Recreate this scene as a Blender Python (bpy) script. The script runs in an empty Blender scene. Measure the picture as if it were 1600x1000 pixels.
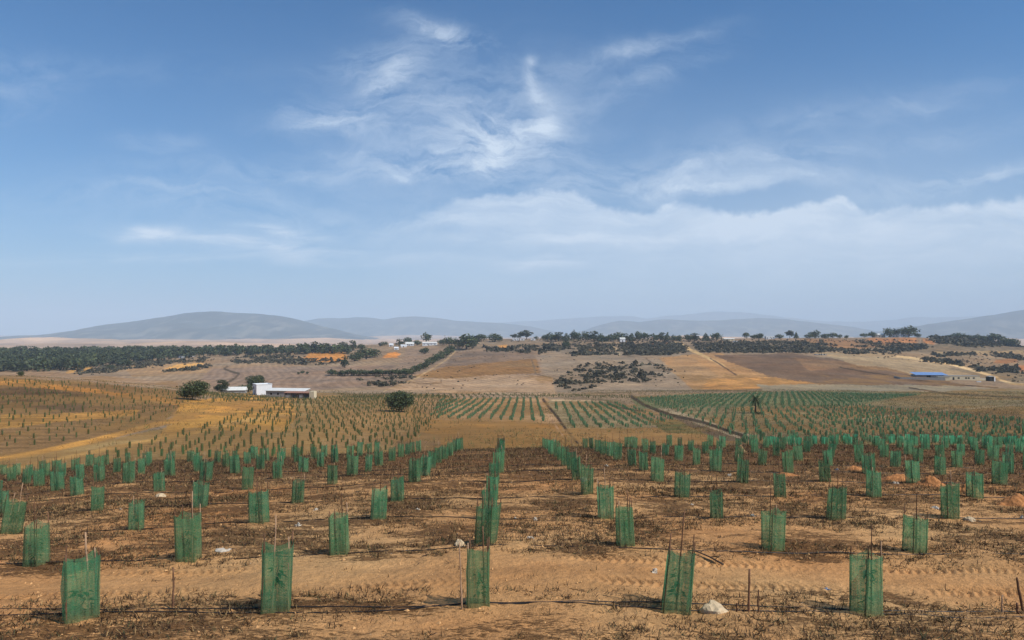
import bpy, math, random
import numpy as np
from mathutils import Vector, Matrix, Euler

random.seed(7)
RNG = np.random.default_rng(7)
SC = bpy.context.scene
COL = SC.collection
F = 1155.0          # focal length in photo pixels (1600 wide)
HV = 522.0          # photo row of the eye-level horizon

# ------------------------------------------------------------------ numeric helpers
def lin(r, g, b, k=1.0):
    out = []
    for c in (r, g, b):
        c = c / 255.0
        c = c / 12.92 if c <= 0.04045 else ((c + 0.055) / 1.055) ** 2.4
        out.append(c * k)
    return tuple(out)

def _hash(ix, iy, seed):
    h = (ix.astype(np.int64) * 374761393 + iy.astype(np.int64) * 668265263 + seed * 1442695041) & 0xFFFFFFFF
    h = ((h ^ (h >> 13)) * 1274126177) & 0xFFFFFFFF
    h = (h ^ (h >> 16)) & 0xFFFFFFFF
    return h.astype(np.float64) / 4294967295.0

def vnoise(x, y, seed=0):
    x = np.asarray(x, float); y = np.asarray(y, float)
    ix = np.floor(x); iy = np.floor(y)
    fx = x - ix; fy = y - iy
    fx = fx * fx * (3 - 2 * fx); fy = fy * fy * (3 - 2 * fy)
    a = _hash(ix, iy, seed); b = _hash(ix + 1, iy, seed)
    c = _hash(ix, iy + 1, seed); d = _hash(ix + 1, iy + 1, seed)
    return (a * (1 - fx) + b * fx) * (1 - fy) + (c * (1 - fx) + d * fx) * fy

def fbm(x, y, seed=0, octs=4, gain=0.5):
    s = 0; amp = 1.0; tot = 0
    for o in range(octs):
        s = s + amp * (vnoise(x * 2 ** o + 17.3 * o, y * 2 ** o - 9.1 * o, seed + o) - 0.5)
        tot += amp; amp *= gain
    return s / tot * 2      # about -1..1

def pchip(xs, ys, q):
    xs = np.asarray(xs, float); ys = np.asarray(ys, float)
    h = np.diff(xs); d = np.diff(ys) / h
    m = np.zeros_like(ys)
    for i in range(1, len(xs) - 1):
        if d[i - 1] * d[i] > 0:
            w1 = 2 * h[i] + h[i - 1]; w2 = h[i] + 2 * h[i - 1]
            m[i] = (w1 + w2) / (w1 / d[i - 1] + w2 / d[i])
    m[0] = d[0]; m[-1] = d[-1]
    q = np.clip(q, xs[0], xs[-1])
    i = np.clip(np.searchsorted(xs, q) - 1, 0, len(xs) - 2)
    t = (q - xs[i]) / h[i]
    t2 = t * t; t3 = t2 * t
    return (2*t3 - 3*t2 + 1)*ys[i] + (t3 - 2*t2 + t)*h[i]*m[i] + (-2*t3 + 3*t2)*ys[i+1] + (t3 - t2)*h[i]*m[i+1]

def sstep(a, b, x):
    t = np.clip((x - a) / (b - a), 0, 1)
    return t * t * (3 - 2 * t)

# ------------------------------------------------------------------ the lie of the land: metres below the eye at each distance
END = [(2500, 58), (4000, 60), (9000, 62), (40000, 64)]
START = [(3, 4.05), (8, 4.2)]
PROFILE = {
 0: [(12,4.5),(16,4.97),(20,5.4),(24,5.9),(28,6.4),(32,6.9),(40,8.1),(50,9.7),(60,11.4),(80,14.0),(95,14.9),(130,14.7),(170,14.3),(230,13.6),(300,17),(400,24),(520,29.5),(700,37),(850,36.8),(1000,33),(1200,32),(1500,45)],
 200: [(12,4.5),(16,4.88),(20,5.3),(24,5.65),(28,6.05),(32,6.45),(40,7.6),(50,8.9),(60,10.4),(75,12.9),(90,14.2),(130,15.5),(170,16.2),(220,16.3),(250,16.8),(300,20),(400,28),(500,33.5),(600,35),(750,37.5),(850,35.6),(1000,33),(1200,31),(1500,45)],
 400: [(12,4.48),(16,4.8),(20,5.2),(24,5.5),(28,5.9),(32,6.3),(40,7.3),(50,8.6),(57,9.6),(70,11.9),(85,13.4),(110,15.0),(150,17.2),(200,19.7),(260,23.0),(340,28.0),(400,31),(500,35),(650,36.5),(850,34.6),(1000,31),(1150,27),(1300,30),(1600,45)],
 600: [(12,4.45),(16,4.7),(20,5.07),(24,5.4),(28,5.7),(32,6.1),(40,7.1),(50,8.2),(57,9.2),(70,11.6),(90,14.2),(110,16),(150,18.9),(200,21.8),(250,24.2),(300,26.5),(360,29.5),(420,32),(500,34.5),(650,33),(850,29.4),(1000,25.1),(1150,19.9),(1250,17.5),(1400,22),(1700,40)],
 800: [(12,4.4),(16,4.55),(20,5.0),(24,5.3),(28,5.6),(32,5.95),(40,6.8),(50,7.9),(56,8.7),(70,11.2),(90,13.7),(110,15.6),(150,19),(200,22.4),(260,25.4),(330,28.2),(400,31.2),(500,33.5),(650,29.8),(800,25.6),(950,20.6),(1100,14.3),(1200,10.4),(1300,8.5),(1500,20),(1800,40)],
 1000: [(12,4.42),(16,4.58),(20,4.98),(24,5.25),(28,5.55),(32,5.9),(40,6.8),(50,7.9),(56,8.6),(70,10.9),(100,15),(130,18),(170,20.6),(220,23.3),(280,26),(350,28.8),(400,30.8),(480,33.5),(650,29.3),(800,25),(950,20.4),(1100,14),(1200,9.9),(1300,7.5),(1500,20),(1800,40)],
 1200: [(12,4.45),(16,4.68),(20,5.0),(24,5.27),(28,5.6),(32,5.95),(40,6.8),(50,7.8),(56,8.5),(70,10.6),(100,14.5),(140,17.8),(180,20.2),(240,22.8),(300,25.2),(350,28),(420,31.5),(500,33.3),(650,29.3),(800,24),(950,19.5),(1100,13),(1200,9.3),(1300,7),(1500,20),(1800,40)],
 1400: [(12,4.5),(16,4.73),(20,5.0),(24,5.27),(28,5.6),(32,6.0),(40,6.9),(50,7.8),(56,8.5),(70,10.4),(100,14.2),(140,17.2),(190,20.7),(250,24),(320,27.5),(400,31.5),(480,34.5),(600,34.5),(700,32),(850,27.2),(1000,21.6),(1150,12),(1250,7.5),(1350,5.5),(1500,15),(1800,40)],
 1500: [(12,4.52),(16,4.76),(20,5.02),(24,5.3),(28,5.65),(32,6.05),(40,6.95),(50,7.9),(56,8.6),(70,10.5),(100,14.2),(140,17.3),(190,20.7),(260,24.6),(330,27.9),(410,32.0),(490,35.3),(610,36),(730,34.8),(880,29),(1030,23.4),(1180,14.5),(1280,9.5),(1350,8.5),(1500,18),(1800,40)],
 1600: [(12,4.55),(16,4.8),(20,5.05),(24,5.35),(28,5.7),(32,6.1),(40,7.0),(50,8.0),(56,8.7),(70,10.6),(100,14.3),(140,17.4),(190,20.8),(260,24.8),(330,28),(420,32.5),(500,36),(620,37),(760,36.8),(900,32.7),(1050,27.3),(1200,22),(1350,27),(1600,42)],
}
PROFILE[-600] = PROFILE[0]
PROFILE[2300] = PROFILE[1600]
UK = sorted(PROFILE)
LY = np.linspace(math.log(3), math.log(40000), 900)
UG = np.arange(-600, 2301, 10.0)
_cols = np.array([pchip(np.log([p[0] for p in START + PROFILE[k] + END]), [p[1] for p in START + PROFILE[k] + END], LY) for k in UK])
TAB = np.stack([pchip(np.array(UK, float), _cols[:, j], UG) for j in range(len(LY))], axis=1)   # [u, logY]

def base_drop(u, Y):
    fu = np.clip((u - UG[0]) / 10.0, 0, len(UG) - 1.001)
    fy = np.clip((np.log(np.maximum(Y, 3.0)) - LY[0]) / (LY[1] - LY[0]), 0, len(LY) - 1.001)
    iu = fu.astype(int); iy = fy.astype(int); a = fu - iu; b = fy - iy
    return (TAB[iu, iy]*(1-a)*(1-b) + TAB[iu+1, iy]*a*(1-b) + TAB[iu, iy+1]*(1-a)*b + TAB[iu+1, iy+1]*a*b)

def ground_z(x, y, fine=True):
    x = np.atleast_1d(np.asarray(x, float)); y = np.atleast_1d(np.asarray(y, float))
    Y = np.maximum(y, 3.0)
    u = 800 + F * x / Y
    z = -base_drop(u, Y)
    w1 = sstep(45, 160, Y)
    z = z + fbm(x / 45, y / 45, 3, 3) * w1 * np.minimum(0.0016 * Y, 1.4)
    w2 = sstep(1800, 4000, Y)
    z = z + w2 * (np.abs(fbm(x / 1500, y / 1100, 9, 4)) * 75 - 14)
    if fine:
        wn = 1 - sstep(40, 110, Y)
        z = z + wn * (0.045 * fbm(x / 0.9, y / 0.9, 21, 3) + 0.10 * fbm(x / 3.5, y / 3.5, 25, 2))
    return z

def gz(x, y):
    return float(ground_z(x, y)[0])

YS = np.exp(LY)
def at(u, v, ymin=9.0, ymax=1400.0):
    """the point of ground first met along the line of sight through photo pixel (u, v)"""
    uu = min(max(u, UG[0]), UG[-1] - 1)
    k = int((uu - UG[0]) / 10); a = (uu - UG[0]) / 10 - k
    drop = TAB[k] * (1 - a) + TAB[k + 1] * a
    vs = HV + F * drop / YS
    ok = (YS >= ymin) & (YS <= ymax)
    idx = np.nonzero(ok & (vs <= v))[0]
    if len(idx):
        j = idx[0]
        Y = YS[j]
        if j > 0 and vs[j - 1] > v and YS[j-1] >= ymin:
            t = (vs[j - 1] - v) / (vs[j - 1] - vs[j])
            Y = YS[j - 1] * (1 - t) + YS[j] * t
    else:
        cand = np.nonzero(ok)[0]
        Y = YS[cand[np.argmin(vs[cand])]]
    x = (u - 800) / F * Y
    return x, Y, gz(x, Y)

def in_poly(u, v, poly):
    inside = np.zeros(u.shape, bool)
    n = len(poly)
    for i in range(n):
        x1, y1 = poly[i]; x2, y2 = poly[(i + 1) % n]
        if y1 == y2: continue
        c = ((y1 > v) != (y2 > v)) & (u < (x2 - x1) * (v - y1) / (y2 - y1) + x1)
        inside ^= c
    return inside

def line_dist(u, v, pts, sv=1.0):
    d = np.full(u.shape, 1e9)
    for (x1, y1), (x2, y2) in zip(pts[:-1], pts[1:]):
        dx, dy = x2 - x1, (y2 - y1) * sv
        t = np.clip(((u - x1) * dx + (v - y1) * sv * dy) / (dx * dx + dy * dy), 0, 1)
        d = np.minimum(d, np.hypot(u - x1 - t * dx, (v - y1) * sv - t * dy))
    return d

# ------------------------------------------------------------------ mesh helpers
def new_mesh(name, verts, quads=None, tris=None, mats=(), cols=None, smooth=False, mat_idx=None):
    verts = np.asarray(verts, np.float32)
    quads = np.zeros((0, 4), np.int32) if quads is None else np.asarray(quads, np.int32).reshape(-1, 4)
    tris = np.zeros((0, 3), np.int32) if tris is None else np.asarray(tris, np.int32).reshape(-1, 3)
    me = bpy.data.meshes.new(name)
    me.vertices.add(len(verts)); me.vertices.foreach_set('co', verts.ravel())
    nl = quads.size + tris.size
    me.loops.add(nl)
    me.loops.foreach_set('vertex_index', np.concatenate([quads.ravel(), tris.ravel()]).astype(np.int32))
    nq, nt = len(quads), len(tris)
    me.polygons.add(nq + nt)
    me.polygons.foreach_set('loop_start', np.concatenate([np.arange(nq) * 4, nq * 4 + np.arange(nt) * 3]).astype(np.int32))
    me.polygons.foreach_set('loop_total', np.concatenate([np.full(nq, 4), np.full(nt, 3)]).astype(np.int32))
    me.polygons.foreach_set('use_smooth', np.full(nq + nt, bool(smooth)))
    for m in mats: me.materials.append(m)
    if mat_idx is not None: me.polygons.foreach_set('material_index', np.asarray(mat_idx, np.int32))
    if cols is not None:
        a = me.color_attributes.new('cover', 'FLOAT_COLOR', 'POINT')
        c = np.ones((len(verts), 4), np.float32); c[:, :np.shape(cols)[1]] = cols
        a.data.foreach_set('color', c.ravel())
    me.update(calc_edges=True)
    return me

def link(name, me, parent=None, loc=None):
    o = bpy.data.objects.new(name, me)
    COL.objects.link(o)
    if parent is not None: o.parent = parent
    if loc is not None: o.location = loc
    return o

def tag(o, label=None, cat=None, group=None, kind=None):
    if label: o['label'] = label
    if cat: o['category'] = cat
    if group: o['group'] = group
    if kind: o['kind'] = kind
    return o

def empty(name, loc=(0, 0, 0), rz=0.0):
    o = bpy.data.objects.new(name, None)
    o.empty_display_size = 0.2
    COL.objects.link(o); o.location = loc; o.rotation_euler = (0, 0, rz)
    return o

KIDS = {}
def copy_tree(root):
    r = root.copy(); COL.objects.link(r)
    for ch in KIDS.get(root.name, []):
        c = ch.copy(); COL.objects.link(c); c.parent = r
        for g in KIDS.get(ch.name, []):
            d = g.copy(); COL.objects.link(d); d.parent = c
    return r
def child(o, parent):
    KIDS.setdefault(parent.name, []).append(o); return o

class MB:
    """collects shapes into one mesh"""
    def __init__(s): s.v = []; s.q = []; s.t = []; s.n = 0; s.mq = []; s.mt = []; s.c = []
    def add(s, v, q=None, t=None, m=0, c=None):
        v = np.asarray(v, float); s.v.append(v)
        if q is not None and len(q): s.q.append(np.asarray(q) + s.n); s.mq += [m] * len(q)
        if t is not None and len(t): s.t.append(np.asarray(t) + s.n); s.mt += [m] * len(t)
        s.c.append(np.tile((1, 1, 1) if c is None else c, (len(v), 1)) if c is None or np.ndim(c) == 1 else c)
        s.n += len(v); return s
    def box(s, x0, x1, y0, y1, z0, z1, m=0, c=None, taper=0.0):
        a = taper
        v = [(x0,y0,z0),(x1,y0,z0),(x1,y1,z0),(x0,y1,z0),(x0+a,y0+a,z1),(x1-a,y0+a,z1),(x1-a,y1-a,z1),(x0+a,y1-a,z1)]
        q = [(0,3,2,1),(4,5,6,7),(0,1,5,4),(1,2,6,5),(2,3,7,6),(3,0,4,7)]
        return s.add(v, q, m=m, c=c)
    def tube(s, pts, radii, n=6, m=0, c=None, cap=True):
        pts = [Vector(p) for p in pts]; rings = []
        if np.isscalar(radii): radii = [radii] * len(pts)
        up = None
        V = []; Q = []
        for i, p in enumerate(pts):
            d = (pts[min(i+1, len(pts)-1)] - pts[max(i-1, 0)])
            d = d.normalized() if d.length > 1e-9 else Vector((0,0,1))
            if up is None:
                up = d.orthogonal().normalized()
            up = (up - d * up.dot(d))
            up = up.normalized() if up.length > 1e-6 else d.orthogonal().normalized()
            w = d.cross(up)
            for k in range(n):
                a = 2 * math.pi * k / n
                V.append(p + (up * math.cos(a) + w * math.sin(a)) * radii[i])
        for i in range(len(pts) - 1):
            for k in range(n):
                Q.append((i*n+k, i*n+(k+1)%n, (i+1)*n+(k+1)%n, (i+1)*n+k))
        T = []
        if cap:
            V.append(pts[0]); V.append(pts[-1]); b = len(V) - 2
            L = (len(pts)-1)*n
            for k in range(n):
                T.append((b, (k+1)%n, k)); T.append((b+1, L+k, L+(k+1)%n))
        return s.add(np.array([tuple(p) for p in V]), Q, T, m=m, c=c)
    def mesh(s, name, mats, smooth=False, cols=False):
        v = np.concatenate(s.v) if s.v else np.zeros((0, 3))
        q = np.concatenate(s.q) if s.q else None
        t = np.concatenate(s.t) if s.t else None
        return new_mesh(name, v, q, t, mats, np.concatenate(s.c) if cols else None, smooth, s.mq + s.mt)

# ------------------------------------------------------------------ materials
class NT:
    def __init__(s, nt): s.nt = nt
    def n(s, typ, **kw):
        nd = s.nt.nodes.new(typ)
        for k, v in kw.items():
            if k.startswith('_'): setattr(nd, k[1:], v)
            else: s.set(nd, k, v)
        return nd
    def set(s, nd, key, v):
        key = int(key[1:]) if key[0] == 'i' and key[1:].isdigit() else key.replace('__', ' ')
        sock = nd.inputs[key]
        if isinstance(v, bpy.types.NodeSocket): s.nt.links.new(v, sock)
        elif isinstance(v, bpy.types.Node): s.nt.links.new(v.outputs[0], sock)
        else: sock.default_value = v
    def math(s, op, a, b=None, c=None, clamp=False):
        nd = s.nt.nodes.new('ShaderNodeMath'); nd.operation = op; nd.use_clamp = clamp
        for i, v in enumerate((a, b, c)):
            if v is not None: s.set(nd, 'i%d' % i, v)
        return nd.outputs[0]
    def mix(s, fac, a, b, mode='MIX'):
        nd = s.nt.nodes.new('ShaderNodeMix'); nd.data_type = 'RGBA'; nd.blend_type = mode
        s.set(nd, 'i0', fac)
        for i, v in ((6, a), (7, b)):
            if isinstance(v, (tuple, list)): v = tuple(v) + (1,) if len(v) == 3 else v
            s.set(nd, 'i%d' % i, v)
        return nd.outputs[2]
    def ramp(s, fac, stops):
        nd = s.nt.nodes.new('ShaderNodeValToRGB'); s.set(nd, 'i0', fac)
        el = nd.color_ramp.elements
        while len(el) < len(stops): el.new(0.5)
        for e, (p, c) in zip(el, stops):
            e.position = p; e.color = (c, c, c, 1) if np.isscalar(c) else tuple(c) + (1,)
        return nd.outputs[0]
    def noise(s, vec, scale, detail=4, rough=0.55, dist=0.0):
        nd = s.nt.nodes.new('ShaderNodeTexNoise')
        if vec is not None: s.set(nd, 'Vector', vec)
        nd.inputs['Scale'].default_value = scale; nd.inputs['Detail'].default_value = detail
        nd.inputs['Roughness'].default_value = rough; nd.inputs['Distortion'].default_value = dist
        return nd.outputs[0]
    def vmul(s, vec, xyz):
        nd = s.nt.nodes.new('ShaderNodeVectorMath'); nd.operation = 'MULTIPLY'
        s.set(nd, 'i0', vec); nd.inputs[1].default_value = xyz
        return nd.outputs[0]

def mat(name):
    m = bpy.data.materials.new(name); m.use_nodes = True
    nt = m.node_tree; nt.nodes.clear()
    k = NT(nt)
    out = nt.nodes.new('ShaderNodeOutputMaterial')
    return m, k, out

def simple_mat(name, col, rough=0.85, var=0.25, scale=4.0, bump=0.0, attr=False, translucent=0.0, objvar=0.0, spec=0.2):
    m, k, out = mat(name)
    tc = k.n('ShaderNodeTexCoord')
    nz = k.noise(tc.outputs['Object'], scale, 5)
    if attr:
        base = k.n('ShaderNodeAttribute', _attribute_name='cover').outputs['Color']
    else:
        base = k.mix(0.0, col, col)
    f = k.ramp(nz, [(0.25, 1 - var), (0.75, 1 + var)])
    c = k.mix(1.0, base, f, 'MULTIPLY')
    if objvar:
        oi = k.n('ShaderNodeObjectInfo')
        g = k.math('MULTIPLY_ADD', oi.outputs['Random'], objvar * 2, 1 - objvar)
        c = k.mix(1.0, c, k.n('ShaderNodeCombineColor', Red=g, Green=g, Blue=g).outputs[0], 'MULTIPLY')
    p = k.n('ShaderNodeBsdfPrincipled', Roughness=rough); k.set(p, 'Base Color', c)
    p.inputs['Specular IOR Level'].default_value = spec
    if bump:
        b = k.n('ShaderNodeBump', Strength=bump, Height=nz); b.inputs['Distance'].default_value = 0.05
        k.set(p, 'Normal', b)
    sh = p.outputs[0]
    if translucent:
        t = k.n('ShaderNodeBsdfTranslucent'); k.set(t, 'Color', c)
        mx = k.n('ShaderNodeMixShader'); k.set(mx, 'i0', translucent); k.set(mx, 'i1', sh); k.set(mx, 'i2', t)
        sh = mx.outputs[0]
    k.set(out, 'Surface', sh)
    return m

def ground_material():
    m, k, out = mat('ground_soil')
    tc = k.n('ShaderNodeTexCoord'); P = tc.outputs['Object']
    at_ = k.n('ShaderNodeAttribute', _attribute_name='cover')
    base = at_.outputs['Color']; litter = at_.outputs['Alpha']
    sep = k.n('ShaderNodeSeparateXYZ'); k.set(sep, 'i0', P)
    n1 = k.noise(P, 0.05, 6, 0.6)
    n2 = k.noise(k.vmul(P, (0.35, 1, 1)), 1.1, 6, 0.62)
    n3 = k.noise(P, 9.0, 6, 0.65)
    streak = k.noise(k.vmul(P, (0.02, 0.22, 0.1)), 1.0, 5, 0.6, 0.4)
    c = k.mix(1.0, base, k.ramp(n1, [(0.3, 0.82), (0.7, 1.16)]), 'MULTIPLY')
    c = k.mix(0.75, c, k.ramp(n2, [(0.3, 0.74), (0.72, 1.2)]), 'MULTIPLY')
    c = k.mix(0.6, c, k.ramp(n3, [(0.3, 0.72), (0.7, 1.22)]), 'MULTIPLY')
    c = k.mix(0.5, c, k.ramp(streak, [(0.3, 0.76), (0.7, 1.2)]), 'MULTIPLY')
    # dead plant litter lying on the soil, ragged strands stretched across the slope
    l1 = k.noise(k.vmul(P, (0.55, 1.3, 1)), 2.6, 8, 0.72, 0.8)
    l2 = k.noise(k.vmul(P, (0.5, 1.6, 1)), 14.0, 6, 0.7, 0.5)
    lm = k.math('ADD', k.math('MULTIPLY', l1, 0.5), k.math('MULTIPLY', l2, 0.5))
    thr = k.math('SUBTRACT', 0.70, k.math('MULTIPLY', litter, 0.36))
    lf = k.math('MULTIPLY', k.math('SUBTRACT', lm, thr), 18.0, clamp=True)
    lf = k.math('MULTIPLY', lf, k.math('GREATER_THAN', litter, 0.04))
    lc = k.mix(k.ramp(l2, [(0.4, 0.0), (0.65, 1.0)]), lin(62, 40, 26), lin(122, 88, 54))
    c = k.mix(k.math('MULTIPLY', lf, 0.85), c, lc)
    p = k.n('ShaderNodeBsdfPrincipled', Roughness=0.95); k.set(p, 'Base Color', c)
    p.inputs['Specular IOR Level'].default_value = 0.1
    h = k.math('ADD', k.math('MULTIPLY', n3, 0.5), k.math('ADD', k.math('MULTIPLY', k.noise(P, 28.0, 4, 0.6), 0.25), k.math('MULTIPLY', lf, 0.25)))
    b = k.n('ShaderNodeBump', Strength=1.0, Height=h); b.inputs['Distance'].default_value = 0.12
    k.set(p, 'Normal', b)
    k.set(out, 'Surface', p)
    return m

def net_material(name, ca, cb, trans):
    m, k, out = mat(name)
    tc = k.n('ShaderNodeTexCoord'); P = tc.outputs['Object']
    oi = k.n('ShaderNodeObjectInfo')
    weave = k.noise(k.vmul(P, (2.5, 2.5, 40)), 2.0, 4, 0.6)
    thread = k.noise(k.vmul(P, (14, 14, .8)), 2.0, 3, 0.6)
    blot = k.noise(k.vmul(P, (1, 1, .6)), 2.4, 3, 0.5)
    dust = k.ramp(k.n('ShaderNodeSeparateXYZ', Vector=P).outputs[2], [(0.0, 1.0), (0.30, 0.0)])
    c = k.mix(k.ramp(blot, [(0.3, 0.0), (0.7, 1.0)]), ca, cb)
    c = k.mix(k.math('MULTIPLY', dust, k.math('MULTIPLY', blot, 0.9)), c, lin(150, 124, 80))
    c = k.mix(0.45, c, k.ramp(weave, [(0.3, 0.8), (0.7, 1.2)]), 'MULTIPLY')
    fade = k.math('MULTIPLY', k.math('FRACT', k.math('MULTIPLY', oi.outputs['Random'], 7.31)), .30)
    c = k.mix(fade, c, lin(128, 140, 86))
    g = k.math('MULTIPLY_ADD', oi.outputs['Random'], 0.44, 0.80)
    c = k.mix(1.0, c, k.n('ShaderNodeCombineColor', Red=g, Green=g, Blue=g).outputs[0], 'MULTIPLY')
    d = k.n('ShaderNodeBsdfDiffuse'); k.set(d, 'Color', c)
    t = k.n('ShaderNodeBsdfTranslucent'); k.set(t, 'Color', c)
    mx = k.n('ShaderNodeMixShader'); k.set(mx, 'i0', 0.5); k.set(mx, 'i1', d); k.set(mx, 'i2', t)
    tr = k.n('ShaderNodeBsdfTransparent')
    f = k.math('ADD', k.math('MULTIPLY', k.ramp(k.math('ADD', k.math('MULTIPLY', weave, 0.5), k.math('MULTIPLY', thread, 0.5)), [(0.35, 0.45), (0.65, 1.5)]), trans), 0.0)
    m2 = k.n('ShaderNodeMixShader'); k.set(m2, 'i0', f); k.set(m2, 'i1', mx); k.set(m2, 'i2', tr)
    k.set(out, 'Surface', m2)
    return m

M = {}
M['ground'] = ground_material()
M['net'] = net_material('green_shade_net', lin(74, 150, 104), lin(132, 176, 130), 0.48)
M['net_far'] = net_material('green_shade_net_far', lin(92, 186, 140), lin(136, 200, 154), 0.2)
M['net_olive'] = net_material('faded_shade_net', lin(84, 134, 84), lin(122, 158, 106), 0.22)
M['wood'] = simple_mat('stake_wood', lin(104, 74, 54), 0.8, 0.35, 14, 0.5, objvar=0.45)
M['pale_wood'] = simple_mat('pale_wood', lin(172, 138, 108), 0.8, 0.25, 14, 0.4)
M['leaf'] = simple_mat('seedling_leaf', lin(44, 80, 36), 0.5, 0.3, 9, translucent=0.3, spec=0.4)
M['foliage'] = simple_mat('tree_foliage', (0.05, 0.07, 0.03), 0.75, 0.2, 0.6, attr=True, translucent=0.12)
M['weeds'] = simple_mat('dry_weeds', (0.1, 0.07, 0.04), 0.9, 0.2, 2.0, attr=True)
M['bark'] = simple_mat('bark', lin(88, 72, 58), 0.9, 0.3, 5, 0.5)
M['white'] = simple_mat('white_plaster', lin(222, 222, 222), 0.85, 0.06, 0.6, 0.1)
M['grey'] = simple_mat('grey_block', lin(150, 146, 140), 0.9, 0.14, 0.8, 0.2)
M['cream'] = simple_mat('cream_plaster', lin(206, 190, 158), 0.9, 0.1, 0.8, 0.1)
M['pale_roof'] = simple_mat('pale_roof_sheet', lin(216, 213, 204), 0.6, 0.12, 0.7)
M['blue'] = simple_mat('blue_roof_sheet', lin(112, 142, 184), 0.6, 0.14, 0.4)
M['dark'] = simple_mat('dark_opening', (0.02, 0.018, 0.016), 0.9, 0.1, 1)
M['red_roof'] = simple_mat('tile_roof', lin(150, 110, 90), 0.85, 0.15, 0.9)
M['hose'] = simple_mat('black_hose', (0.012, 0.012, 0.013), 0.5, 0.1, 3, spec=0.4)
M['stone'] = simple_mat('pale_stone', lin(196, 172, 138), 0.9, 0.28, 9, 0.8)
M['litter'] = simple_mat('white_plastic', lin(186, 174, 156), 0.5, 0.12, 9, 0.2)
M['litter_blue'] = simple_mat('bluish_plastic', lin(130, 138, 152), 0.5, 0.12, 9, 0.2)
M['orange_soil'] = simple_mat('orange_soil', lin(172, 116, 70), 0.95, 0.4, 9, 1.0)
M['straw'] = simple_mat('straw_soil', lin(150, 120, 84), 0.95, 0.3, 6, 0.9)
M['mountain'] = simple_mat('mountain_scrub', (0.06, 0.065, 0.05), 0.95, 0.35, 0.0022, attr=True)

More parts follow.
